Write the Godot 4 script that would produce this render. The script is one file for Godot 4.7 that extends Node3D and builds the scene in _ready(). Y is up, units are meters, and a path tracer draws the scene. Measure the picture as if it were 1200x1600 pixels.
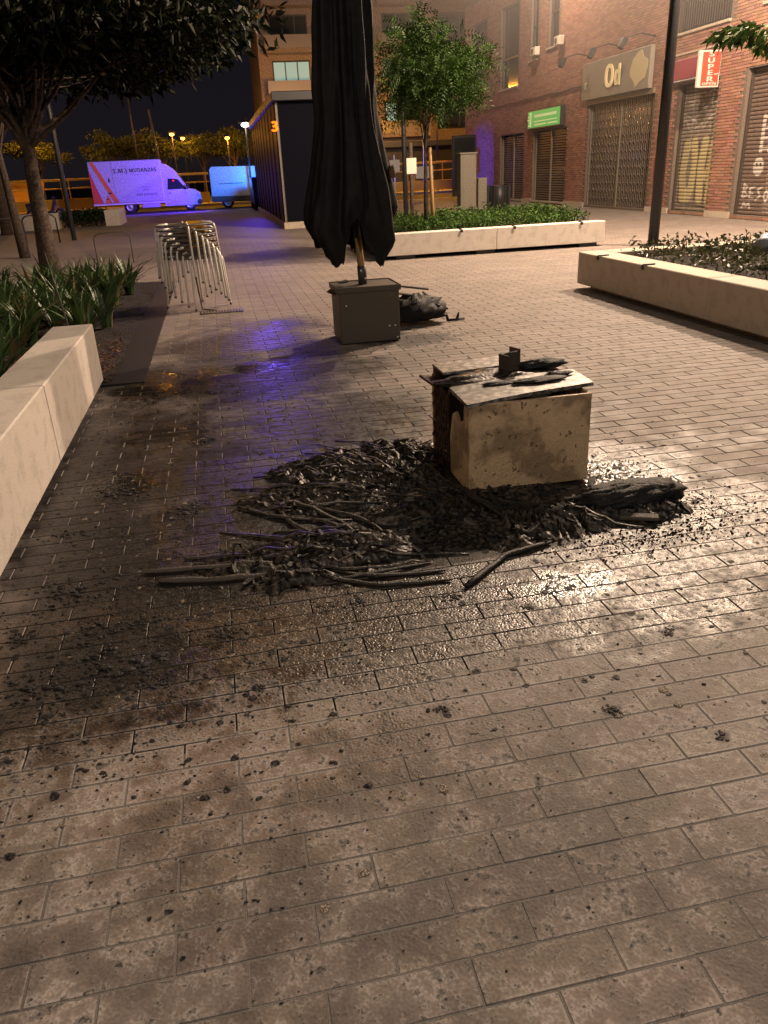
extends Node3D
# A plaza at night after a fire: a burnt parasol base and its debris on wet brick paving,
# a closed parasol that was scorched, stone planters, shuttered shops, a lorry and a van on the street behind.
# World axes: x runs along the paver courses to the right, -z down the plaza, y up, metres.

var rng := RandomNumberGenerator.new()
var names := {}
var M := {}
var cam: Camera3D

# ------------------------------------------------------------------ helpers
func lin(r: float, g: float, b: float, a := 1.0) -> Color:
	return Color(r, g, b, a).linear_to_srgb()

func numbered(n: String) -> String:
	if not names.has(n):
		names[n] = 0
		return n
	names[n] += 1
	return "%s_%03d" % [n, names[n]]

func tag(o: Node, label: String, category: String, group := "") -> void:
	o.set_meta("label", label)
	o.set_meta("category", category)
	if group != "":
		o.set_meta("group", group)

func thing(called: String, label: String, category: String, at := Vector3.ZERO, group := "", turn := 0.0) -> Node3D:
	var o := Node3D.new()
	o.name = numbered(called)
	add_child(o, true)
	o.position = at
	o.rotation.y = turn
	tag(o, label, category, group)
	return o

func S(smooth := false) -> SurfaceTool:
	var st := SurfaceTool.new()
	st.begin(Mesh.PRIMITIVE_TRIANGLES)
	st.set_smooth_group(0 if smooth else -1)
	return st

func done(st: SurfaceTool) -> ArrayMesh:
	st.generate_normals()
	return st.commit()

# commits a shape as one named mesh under a parent; world = the shape was given in world coordinates
func part(shape, called: String, m: Material, parent: Node, world := false) -> MeshInstance3D:
	var o := MeshInstance3D.new()
	o.mesh = done(shape) if shape is SurfaceTool else shape
	o.material_override = m
	o.name = numbered(called) if parent == self else called
	parent.add_child(o, true)
	if world:
		o.global_transform = Transform3D.IDENTITY
	return o

func structure(shape, called: String, m: Material) -> MeshInstance3D:
	var o := part(shape, called, m, self)
	o.set_meta("kind", "structure")
	return o

func tri(st: SurfaceTool, a: Vector3, b: Vector3, c: Vector3, out: Vector3) -> void:
	st.add_vertex(a)
	if (a - c).cross(a - b).dot(out) >= 0.0:
		st.add_vertex(b); st.add_vertex(c)
	else:
		st.add_vertex(c); st.add_vertex(b)

func quad(st: SurfaceTool, a: Vector3, b: Vector3, c: Vector3, d: Vector3, out: Vector3) -> void:
	tri(st, a, b, c, out)
	tri(st, a, c, d, out)

func box(st: SurfaceTool, c: Vector3, s: Vector3, b := Basis()) -> void:
	var h := s * 0.5
	for axis in 3:
		var u := (axis + 1) % 3
		var v := (axis + 2) % 3
		for sg in [-1.0, 1.0]:
			var p: Array[Vector3] = []
			for q in [[-1, -1], [1, -1], [1, 1], [-1, 1]]:
				var k := Vector3.ZERO
				k[axis] = sg * h[axis]; k[u] = q[0] * h[u]; k[v] = q[1] * h[v]
				p.append(c + b * k)
			var o := Vector3.ZERO
			o[axis] = sg
			quad(st, p[0], p[1], p[2], p[3], b * o)

# a box given by its two corners
func slab(st: SurfaceTool, lo: Vector3, hi: Vector3) -> void:
	box(st, (lo + hi) * 0.5, (hi - lo).abs())

# a box with chamfered edges
func rbox(st: SurfaceTool, c: Vector3, s: Vector3, r: float, b := Basis()) -> void:
	var h := s * 0.5
	var v := func(sx: float, sy: float, sz: float, axis: int) -> Vector3:
		var k := Vector3(sx * h.x, sy * h.y, sz * h.z)
		for i in 3:
			if i != axis:
				k[i] -= signf(k[i]) * r
		return c + b * k
	for axis in 3:
		var u := (axis + 1) % 3
		var w := (axis + 2) % 3
		for sg in [-1.0, 1.0]:
			var p: Array[Vector3] = []
			for q in [[-1, -1], [1, -1], [1, 1], [-1, 1]]:
				var e := Vector3.ZERO
				e[axis] = sg; e[u] = q[0]; e[w] = q[1]
				p.append(v.call(e.x, e.y, e.z, axis))
			var o := Vector3.ZERO
			o[axis] = sg
			quad(st, p[0], p[1], p[2], p[3], b * o)
		for su in [-1.0, 1.0]:
			for sw in [-1.0, 1.0]:
				var e0 := Vector3.ZERO
				e0[u] = su; e0[w] = sw
				var e1 := e0
				e0[axis] = -1.0; e1[axis] = 1.0
				var o := Vector3.ZERO
				o[u] = su; o[w] = sw
				quad(st, v.call(e0.x, e0.y, e0.z, u), v.call(e1.x, e1.y, e1.z, u), v.call(e1.x, e1.y, e1.z, w), v.call(e0.x, e0.y, e0.z, w), b * o)
	for sx in [-1.0, 1.0]:
		for sy in [-1.0, 1.0]:
			for sz in [-1.0, 1.0]:
				tri(st, v.call(sx, sy, sz, 0), v.call(sx, sy, sz, 1), v.call(sx, sy, sz, 2), b * Vector3(sx, sy, sz))

# a tube along points; radius may be a number or one per point
func tube(st: SurfaceTool, pts: Array, rad, sides := 8, caps := true, flat := 1.0) -> void:
	var rings := []
	var t0: Vector3 = (pts[1] - pts[0]).normalized()
	var nrm := t0.cross(Vector3.UP if absf(t0.y) < 0.9 else Vector3.RIGHT).normalized()
	for i in pts.size():
		var t: Vector3 = ((pts[mini(i + 1, pts.size() - 1)] as Vector3) - pts[maxi(i - 1, 0)]).normalized()
		nrm = (nrm - t * nrm.dot(t)).normalized()
		var bn := t.cross(nrm)
		var r: float = rad[i] if rad is Array else rad
		var ring := []
		for k in sides:
			var a := TAU * k / sides
			ring.append(pts[i] + nrm * cos(a) * r + bn * sin(a) * r * flat)
		rings.append(ring)
	for i in pts.size() - 1:
		var mid: Vector3 = (pts[i] + pts[i + 1]) * 0.5
		for k in sides:
			var k2 := (k + 1) % sides
			var a: Vector3 = rings[i][k]
			var b: Vector3 = rings[i][k2]
			var c: Vector3 = rings[i + 1][k2]
			var d: Vector3 = rings[i + 1][k]
			quad(st, a, b, c, d, (a + b + c + d) * 0.25 - mid)
	if caps:
		for e in [0, pts.size() - 1]:
			var o: Vector3 = (pts[e] - pts[1]) if e == 0 else (pts[e] - pts[e - 1])
			for k in range(1, sides - 1):
				tri(st, rings[e][0], rings[e][k], rings[e][k + 1], o)

# an outline (x, y) pushed from z0 to z1
func prism(st: SurfaceTool, poly: PackedVector2Array, z0: float, z1: float) -> void:
	var idx := Geometry2D.triangulate_polygon(poly)
	for z in [z0, z1]:
		var o := Vector3(0, 0, signf(z - (z0 + z1) * 0.5))
		for i in range(0, idx.size(), 3):
			var a := poly[idx[i]]; var b := poly[idx[i + 1]]; var c := poly[idx[i + 2]]
			tri(st, Vector3(a.x, a.y, z), Vector3(b.x, b.y, z), Vector3(c.x, c.y, z), o)
	var cw := Geometry2D.is_polygon_clockwise(poly)
	for i in poly.size():
		var a := poly[i]; var b := poly[(i + 1) % poly.size()]
		var d := b - a
		var o := Vector3(d.y, -d.x, 0) if not cw else Vector3(-d.y, d.x, 0)
		quad(st, Vector3(a.x, a.y, z0), Vector3(b.x, b.y, z0), Vector3(b.x, b.y, z1), Vector3(a.x, a.y, z1), o)

# a turned shape: profile of (radius, height) round the y axis
func lathe(st: SurfaceTool, c: Vector3, prof: Array, sides := 16, b := Basis()) -> void:
	for i in prof.size() - 1:
		for k in sides:
			var p := []
			for q in [[i, k], [i, k + 1], [i + 1, k + 1], [i + 1, k]]:
				var a: float = TAU * (int(q[1]) % sides) / sides
				p.append(c + b * Vector3(cos(a) * prof[q[0]][0], prof[q[0]][1], sin(a) * prof[q[0]][0]))
			var am := TAU * (k + 0.5) / sides
			var dy: float = prof[i + 1][1] - prof[i][1]
			var dr: float = prof[i + 1][0] - prof[i][0]
			var o := b * Vector3(cos(am) * dy, -dr, sin(am) * dy)
			quad(st, p[0], p[1], p[2], p[3], o)

func text(words: String, high: float, deep: float, m: Material, parent: Node, at: Transform3D, called := "lettering", font := "Droid Sans", heavy := 700) -> MeshInstance3D:
	var t := TextMesh.new()
	var f := SystemFont.new()
	f.font_names = PackedStringArray([font])
	f.font_weight = heavy
	t.font = f
	t.text = words
	t.font_size = 48
	t.pixel_size = high / (48.0 * 0.72)
	t.depth = deep
	t.curve_step = 2.0
	var o := part(t, called, m, parent)
	o.global_transform = at
	return o

# leaves gathered in plain arrays
class Leaves:
	var v := PackedVector3Array()
	var c := PackedColorArray()
	var ix := PackedInt32Array()
	func add(p: Vector3, along: Vector3, side: Vector3, long: float, wide: float, col: Color, droop := 0.15) -> void:
		var n := v.size()
		var up := along.cross(side)
		v.append(p)
		v.append(p + along * long * 0.45 + side * wide * 0.5 + up * long * 0.06)
		v.append(p + along * long - Vector3.UP * long * droop)
		v.append(p + along * long * 0.45 - side * wide * 0.5 + up * long * 0.06)
		for k in 4:
			c.append(col)
		ix.append_array([n, n + 1, n + 2, n, n + 2, n + 3])
	func mesh() -> ArrayMesh:
		var a := []
		a.resize(Mesh.ARRAY_MAX)
		a[Mesh.ARRAY_VERTEX] = v
		a[Mesh.ARRAY_COLOR] = c
		a[Mesh.ARRAY_INDEX] = ix
		var m := ArrayMesh.new()
		m.add_surface_from_arrays(Mesh.PRIMITIVE_TRIANGLES, a)
		return m

func rdir() -> Vector3:
	return Vector3(rng.randfn(), rng.randfn(), rng.randfn()).normalized()

func perp(d: Vector3) -> Vector3:
	return d.cross(rdir()).normalized()

func vary(c: Color, k: float) -> Color:
	var f := rng.randf_range(1.0 - k, 1.0 + k)
	return Color(c.r * f * rng.randf_range(0.9, 1.1), c.g * f, c.b * f * rng.randf_range(0.85, 1.15))

# ------------------------------------------------------------------ materials
func noise(freq: float, oct := 4, sd := 1) -> FastNoiseLite:
	var n := FastNoiseLite.new()
	n.noise_type = FastNoiseLite.TYPE_SIMPLEX_SMOOTH
	n.frequency = freq
	n.fractal_octaves = oct
	n.seed = sd
	return n

func grey(freq: float, oct: int, sd: int, lo: float, hi: float, size := 512, gain := 1.0) -> ImageTexture:
	var im := noise(freq, oct, sd).get_seamless_image(size, size)
	im.convert(Image.FORMAT_L8)
	var d := im.get_data()
	for i in d.size():
		var t := clampf((d[i] / 255.0 - 0.5) * gain + 0.5, 0.0, 1.0)
		d[i] = int(255.0 * lerpf(lo, hi, t))
	return ImageTexture.create_from_image(Image.create_from_data(size, size, false, Image.FORMAT_L8, d))

var TX := {}

func mat(called: String, c: Color, rough := 0.6, metal := 0.0, tex := "", rep := 1.0, bump := "", bump_cm := 0.1) -> StandardMaterial3D:
	var m := StandardMaterial3D.new()
	m.resource_name = called
	m.albedo_color = c
	m.roughness = rough
	m.metallic = metal
	if tex != "" or bump != "":
		m.uv1_triplanar = true
		m.uv1_world_triplanar = true
		m.uv1_scale = Vector3.ONE * rep
	if tex != "":
		m.albedo_texture = TX[tex]
	if bump != "":
		m.heightmap_enabled = true
		m.heightmap_texture = TX[bump]
		m.heightmap_scale = bump_cm
	M[called] = m
	return m

func glow(called: String, c: Color, e: float) -> StandardMaterial3D:
	var m := mat(called, c, 0.5)
	m.emission_enabled = true
	m.emission = c
	m.emission_energy_multiplier = e
	return m

func leafy(called: String, rough := 0.5) -> StandardMaterial3D:
	var m := mat(called, Color.WHITE, rough)
	m.vertex_color_use_as_albedo = true
	m.cull_mode = BaseMaterial3D.CULL_DISABLED
	m.backlight_enabled = true
	m.backlight = Color(0.5, 0.5, 0.4)
	return m

func materials() -> void:
	TX.fine = grey(0.05, 4, 3, 0.62, 1.0)
	TX.coarse = grey(0.012, 5, 5, 0.45, 1.0, 512, 1.6)
	TX.speck = grey(0.16, 2, 7, 0.35, 1.0, 512, 2.4)
	TX.bump = grey(0.11, 3, 9, 0.0, 1.0, 512, 1.4)
	TX.rough_bump = grey(0.04, 5, 11, 0.0, 1.0, 512, 1.6)
	TX.soots = grey(0.035, 5, 27, 0.18, 1.0, 512, 2.6)
	TX.stains = grey(0.02, 5, 25, 0.35, 1.0, 512, 1.7)
	# spatter and runs on stone
	var sp := noise(0.11, 2, 41).get_seamless_image(512, 512)
	sp.convert(Image.FORMAT_L8)
	var cl := noise(0.010, 4, 42).get_seamless_image(512, 512)
	cl.convert(Image.FORMAT_L8)
	var sb := sp.get_data()
	var cb := cl.get_data()
	for i in sb.size():
		var cloud := cb[i] / 255.0
		var v := 0.90 + 0.10 * (sb[i] / 255.0) - 0.05 * smoothstep(0.50, 0.85, cloud)
		v -= 0.45 * smoothstep(0.80, 0.88, sb[i] / 255.0 + 0.16 * (cloud - 0.5))
		sb[i] = int(255.0 * clampf(v, 0.0, 1.0))
	TX.marks = ImageTexture.create_from_image(Image.create_from_data(512, 512, false, Image.FORMAT_L8, sb))
	TX.pores = grey(0.12, 5, 15, 0.88, 1.0, 512, 2.0)
	mat("concrete", lin(0.56, 0.47, 0.37), 0.75, 0.0, "marks", 0.9, "bump", 0.012)
	mat("pale_stone", lin(0.66, 0.60, 0.53), 0.7, 0.0, "marks", 1.0, "bump", 0.012)
	mat("dark_steel", lin(0.05, 0.05, 0.055), 0.45, 0.5, "fine", 1.0)
	mat("black_paint", lin(0.03, 0.03, 0.032), 0.5)
	mat("box_paint", lin(0.075, 0.062, 0.048), 0.5, 0.2, "pores", 1.5)
	mat("aluminium", lin(0.72, 0.69, 0.65), 0.4, 0.25)
	mat("wicker", lin(0.10, 0.09, 0.08), 0.6)
	mat("char", lin(0.013, 0.012, 0.011), 0.68, 0.0, "speck", 3.0, "rough_bump", 0.3)
	mat("char_wet", lin(0.060, 0.049, 0.039), 0.42, 0.0, "soots", 1.7, "rough_bump", 0.2)
	mat("char_wood", lin(0.034, 0.028, 0.022), 0.5, 0.0, "speck", 5.0, "rough_bump", 0.2)
	mat("ash_wood", lin(0.12, 0.10, 0.08), 0.7, 0.0, "speck", 5.0, "rough_bump", 0.2)
	mat("cloth_black", lin(0.008, 0.0075, 0.008), 0.75, 0.0, "coarse", 1.5, "bump", 0.1)
	mat("pine", lin(0.62, 0.37, 0.15), 0.6, 0.0, "fine", 2.0)
	mat("soil", lin(0.035, 0.021, 0.013), 0.9, 0.0, "speck", 2.0, "rough_bump", 2.5)
	mat("bark", lin(0.13, 0.09, 0.06), 0.85, 0.0, "coarse", 2.5, "rough_bump", 1.0)
	mat("mortar", lin(0.24, 0.19, 0.15), 0.9, 0.0, "fine", 1.0)
	mat("brick", Color.WHITE, 0.85, 0.0, "fine", 1.5)
	M.brick.vertex_color_use_as_albedo = true
	mat("shutter", lin(0.24, 0.20, 0.17), 0.5, 0.3, "fine", 1.0)
	mat("grille", lin(0.36, 0.31, 0.26), 0.45, 0.5, "fine", 1.0)
	mat("glass_dark", lin(0.02, 0.022, 0.024), 0.12)
	mat("frame_dark", lin(0.05, 0.04, 0.035), 0.5)
	mat("white_paint", lin(0.72, 0.72, 0.72), 0.35, 0.0, "fine", 0.5)
	mat("off_white", lin(0.62, 0.58, 0.50), 0.5)
	mat("red_print", lin(0.62, 0.07, 0.04), 0.45)
	mat("orange_print", lin(0.70, 0.16, 0.04), 0.45)
	mat("black_print", lin(0.02, 0.02, 0.025), 0.5)
	mat("grey_print", lin(0.25, 0.22, 0.24), 0.5)
	mat("tyre", lin(0.02, 0.02, 0.02), 0.8)
	mat("rim", lin(0.45, 0.45, 0.46), 0.4, 0.6)
	mat("asphalt", lin(0.05, 0.05, 0.052), 0.8, 0.0, "speck", 1.0)
	mat("far_paving", lin(0.212, 0.181, 0.160), 0.74, 0.0, "pores", 0.5)
	mat("render_beige", lin(0.55, 0.47, 0.40), 0.85, 0.0, "fine", 0.3)
	mat("yellow_paint", lin(0.70, 0.38, 0.03), 0.5)
	mat("cabinet", lin(0.30, 0.27, 0.21), 0.55, 0.1, "fine", 1.0)
	mat("cyan_light_wall", lin(0.5, 0.5, 0.5), 0.6)
	mat("water", lin(0.012, 0.011, 0.011), 0.04)
	mat("moto_red", lin(0.45, 0.03, 0.03), 0.3)
	leafy("leaf")
	M.leaf.metallic_specular = 0.25
	leafy("leaf_gloss", 0.42)
	for m in ["char", "char_wet", "char_wood", "cloth_black"]:
		M[m].metallic_specular = 0.40

# ------------------------------------------------------------------ what lies on the paving: wet, soot, ash, mud
var nA := noise(0.9, 5, 21)
var nB := noise(5.0, 4, 22)
var nC := noise(26.0, 3, 23)
var nD := noise(90.0, 2, 24)
var nR := noise(5.0, 1, 26)
# centre x, centre z, radius x, radius z
const WET := [[2.0, -2.7, 0.8, 0.7], [0.2, -2.15, 0.8, 0.4], [1.9, -3.5, 0.5, 0.6], [-0.45, -2.2, 0.95, 0.5], [0.9, -2.4, 1.6, 0.45], [0.2, -7.8, 0.9, 1.2], [-0.2, -3.4, 1.2, 1.1], [1.0, -3.4, 1.55, 1.05], [-0.35, -4.4, 1.1, 2.0], [-0.35, -2.65, 1.15, 0.75], [1.45, -2.5, 0.95, 0.62], [0.3, -6.2, 1.2, 1.0], [-0.75, -6.4, 0.4, 0.9], [0.4, -4.9, 1.1, 0.9]]
const PUDDLE := [[-0.72, -6.15, 0.34, 0.26], [-0.45, -4.9, 0.30, 0.22], [1.15, -2.42, 0.22, 0.12], [0.05, -6.6, 0.55, 0.2], [1.75, -3.35, 0.32, 0.35], [-0.7, -4.1, 0.22, 0.2]]
const SOOT := [[-0.1, -4.4, 0.3, 0.25], [0.15, -5.7, 0.35, 0.2], [-0.55, -3.0, 0.3, 0.25], [-0.25, -2.75, 0.35, 0.2], [-0.45, -5.2, 0.35, 0.4], [0.0, -5.0, 0.25, 0.2], [-0.15, -3.5, 0.4, 0.3], [-0.8, -4.6, 0.2, 0.5], [0.95, -3.25, 1.05, 0.66], [0.45, -3.6, 0.75, 0.85], [-0.55, -6.1, 0.62, 0.36], [-0.45, -4.05, 0.5, 0.35], [-0.75, -3.4, 0.35, 0.8], [1.75, -7.2, 0.5, 0.35], [-0.6, -2.35, 0.42, 0.3]]

const CLODS := [[-0.78, -2.92, 0.12], [-0.47, -2.57, 0.08], [-0.61, -2.56, 0.10], [-0.77, -2.25, 0.14], [-0.49, -2.30, 0.17], [-0.15, -2.43, 0.07], [-0.88, -2.59, 0.06], [-0.23, -4.70, 0.10], [-0.62, -5.93, 0.14], [-0.62, -3.96, 0.13], [2.06, -2.98, 0.06], [0.36, -2.52, 0.05], [0.49, -1.82, 0.022], [0.98, -1.68, 0.03], [1.22, -1.50, 0.024], [-0.3, -3.62, 0.14], [-0.85, -3.5, 0.10], [-0.40, -6.0, 0.15], [-0.2, -5.9, 0.10], [0.71, -2.45, 0.04], [0.95, -2.30, 0.03], [-0.35, -2.20, 0.06], [-0.57, -2.42, 0.05], [1.35, -2.02, 0.03], [-0.05, -2.08, 0.03]]

# how far a place lies from the nearest of some patches, in patch radii; worked out coarsely, then smoothed up
func patches(list: Array, x0: float, z0: float, span: float, size: int) -> PackedFloat32Array:
	var n := 320
	var d := PackedFloat32Array()
	d.resize(n * n)
	for j in n:
		var z := z0 + (j + 0.5) * span / n
		for i in n:
			var x := x0 + (i + 0.5) * span / n
			var best := 25.0
			if x > -3.0 and x < 4.5 and z > -9.5:
				for e in list:
					var dx: float = (x - e[0]) / e[2]
					var dz: float = (z - e[1]) / e[3]
					best = minf(best, dx * dx + dz * dz)
			d[j * n + i] = sqrt(best)
	var im := Image.create_from_data(n, n, false, Image.FORMAT_RF, d.to_byte_array())
	im.resize(size, size, Image.INTERPOLATE_BILINEAR)
	return im.get_data().to_float32_array()

func grain(f: float, oct: int, sd: int, x0: float, z0: float, span: float, size: int) -> PackedByteArray:
	var n := noise(f * span / size, oct, sd)
	n.offset = Vector3(x0 * size / span, z0 * size / span, 0)
	var im := n.get_image(size, size, false, false, false)
	im.convert(Image.FORMAT_L8)
	return im.get_data()

func ground_maps(x0: float, z0: float, span: float, size: int) -> Array:
	var col := PackedByteArray(); col.resize(size * size * 3)
	var rgh := PackedByteArray(); rgh.resize(size * size)
	var hgt := PackedByteArray(); hgt.resize(size * size)
	var ga := grain(0.9, 5, 21, x0, z0, span, size)
	var gb := grain(5.0, 4, 22, x0, z0, span, size)
	var gc := grain(24.0, 4, 23, x0, z0, span, size)
	var gd := grain(95.0, 3, 24, x0, z0, span, size)
	var soot_list := SOOT.duplicate()
	for q in CLODS:
		soot_list.append([q[0], q[1], q[2] * 1.1, q[2] * 0.85])
	var fw := patches(WET, x0, z0, span, size)
	var fp := patches(PUDDLE, x0, z0, span, size)
	var fs := patches(soot_list, x0, z0, span, size)
	var fm := patches([[-0.35, -2.3, 1.1, 0.75]], x0, z0, span, size)
	var ff := patches([[0.2, -1.74, 0.5, 0.22], [0.75, -1.6, 0.6, 0.3], [1.2, -1.3, 0.5, 0.4]], x0, z0, span, size)
	var i := 0
	var k255 := 2.0 / 255.0
	for row in size:
		var z := z0 + (row + 0.5) * span / size
		# distance to the nearest course joint
		var cz := fposmod((-0.05 - z) / ROW + 0.5, 1.0)
		var jz := minf(cz, 1.0 - cz) * ROW
		var course := int(floor((-0.05 - z) / ROW + 0.5))
		var off := (0.0 if course % 2 == 0 else LONG * 0.5) + 0.028 + LONG * 0.5
		for k in size:
			var x := x0 + (k + 0.5) * span / size
			var a := ga[i] * k255 - 1.0
			var b := gb[i] * k255 - 1.0
			var c := gc[i] * k255 - 1.0
			var d := gd[i] * k255 - 1.0
			# dry clay paver
			var t := 1.0 + 0.16 * a + 0.20 * b + 0.24 * c + 0.30 * d
			var r := 0.212 * t
			var g := 0.181 * t
			var bl := 0.160 * t
			var ro := 0.74 + 0.12 * b
			var he := 0.5 + 0.12 * c + 0.16 * d
			if fw[i] < 2.5 or z > -2.6 or fs[i] < 2.0:
				var n1 := a * 0.9 + b * 0.35
				var w := 1.0 - smoothstep(0.35, 1.35, fw[i] + n1 * 0.75)
				var p := 1.0 - smoothstep(0.35, 1.35, fp[i] + (b * 0.7 + c * 0.3) * 0.75)
				var s := 1.0 - smoothstep(0.35, 1.35, fs[i] + (a * 0.5 + b * 0.9 + c * 0.6) * 0.8)
				# grey foam and ash dried on the stones in front, in ragged blotches and along the joints
				var near := smoothstep(-2.30, -1.92, z + 0.22 * a + 0.12 * b)
				var foam := maxf(near, 1.0 - smoothstep(0.35, 1.35, ff[i] + (b * 0.8 + c * 0.4) * 0.75))
				var edge := 0.55 * smoothstep(-0.10, 0.30, b * 0.9 + a * 0.5 + c * 0.25) + 0.45 * smoothstep(0.05, 0.25, c * 0.8 + b * 0.4 + d * 0.3)
				var speckle := smoothstep(-0.25, 0.25, d + c * 0.6)
				var f := foam * edge * (0.35 + 0.65 * speckle)
				var cx := fposmod((x - off) / LONG, 1.0)
				var jx := minf(cx, 1.0 - cx) * LONG
				var jd := minf(jx, jz) + 0.004 * c
				if jd < 0.014:
					f = maxf(f, near * smoothstep(0.014, 0.002, jd) * smoothstep(-0.45, 0.25, b + a + 0.6 * d) * 0.9)
				# brown mud rinsed over the stones
				var mud := (1.0 - smoothstep(0.35, 1.35, fm[i] + a * 0.45)) * 0.75
				r = lerpf(r, 0.20 * t, mud); g = lerpf(g, 0.128 * t, mud); bl = lerpf(bl, 0.070 * t, mud)
				var stain := near * smoothstep(0.0, 0.4, -b * 0.7 - a * 0.6 + c * 0.3) * 0.30
				var dark := (1.0 - (0.72 - 0.22 * mud) * w) * (1.0 - stain)
				r *= dark; g *= dark; bl *= dark
				r = lerpf(r, 0.44, f * 0.70); g = lerpf(g, 0.42, f * 0.70); bl = lerpf(bl, 0.40, f * 0.70)
				# soot: smeared, and spat about in specks
				var specks := smoothstep(0.40, 0.54, d * 0.8 + c * 0.55) * maxf(w, near * 0.8)
				var blots := smoothstep(0.14, 0.30, c * 0.75 + b * 0.6 + a * 0.2) * w * 0.85
				var smudge := smoothstep(0.34, 0.50, c * 0.75 + b * 0.5 - a * 0.2) * near * 0.55
				var so := clampf(s * 0.9 + blots + specks + smudge, 0.0, 0.95)
				r = lerpf(r, 0.016, so); g = lerpf(g, 0.014, so); bl = lerpf(bl, 0.012, so)
				ro = lerpf(ro, 0.43 + 0.20 * c + 0.12 * b, w * (1.0 - f * 0.6))
				ro = lerpf(ro, 0.14, p)
				he = 0.5 + (he - 0.5) * (1.0 + 1.6 * w) * (1.0 - 0.4 * p) + so * 0.1
			var j := i * 3
			col[j] = int(255.0 * clampf(sqrt(maxf(r, 0.0)), 0.0, 1.0))
			col[j + 1] = int(255.0 * clampf(sqrt(maxf(g, 0.0)), 0.0, 1.0))
			col[j + 2] = int(255.0 * clampf(sqrt(maxf(bl, 0.0)), 0.0, 1.0))
			rgh[i] = int(255.0 * clampf(ro, 0.03, 1.0))
			hgt[i] = int(255.0 * clampf(he, 0.0, 1.0))
			i += 1
	return [Image.create_from_data(size, size, false, Image.FORMAT_RGB8, col), Image.create_from_data(size, size, false, Image.FORMAT_L8, rgh), Image.create_from_data(size, size, false, Image.FORMAT_L8, hgt)]

func ground_material(called: String, maps: Array, x0: float, z0: float, span: float, relief: float) -> StandardMaterial3D:
	var m := mat(called, Color.WHITE, 1.0)
	m.uv1_triplanar = true
	m.uv1_world_triplanar = true
	m.uv1_scale = Vector3.ONE / span
	m.uv1_offset = Vector3(-x0 / span, 0, -z0 / span)
	m.albedo_texture = ImageTexture.create_from_image(maps[0])
	m.roughness_texture = ImageTexture.create_from_image(maps[1])
	m.roughness_texture_channel = BaseMaterial3D.TEXTURE_CHANNEL_RED
	m.heightmap_enabled = true
	m.heightmap_texture = ImageTexture.create_from_image(maps[2])
	m.heightmap_scale = relief
	m.vertex_color_use_as_albedo = true
	return m

const ROW := 0.1035
const LONG := 0.30

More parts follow.
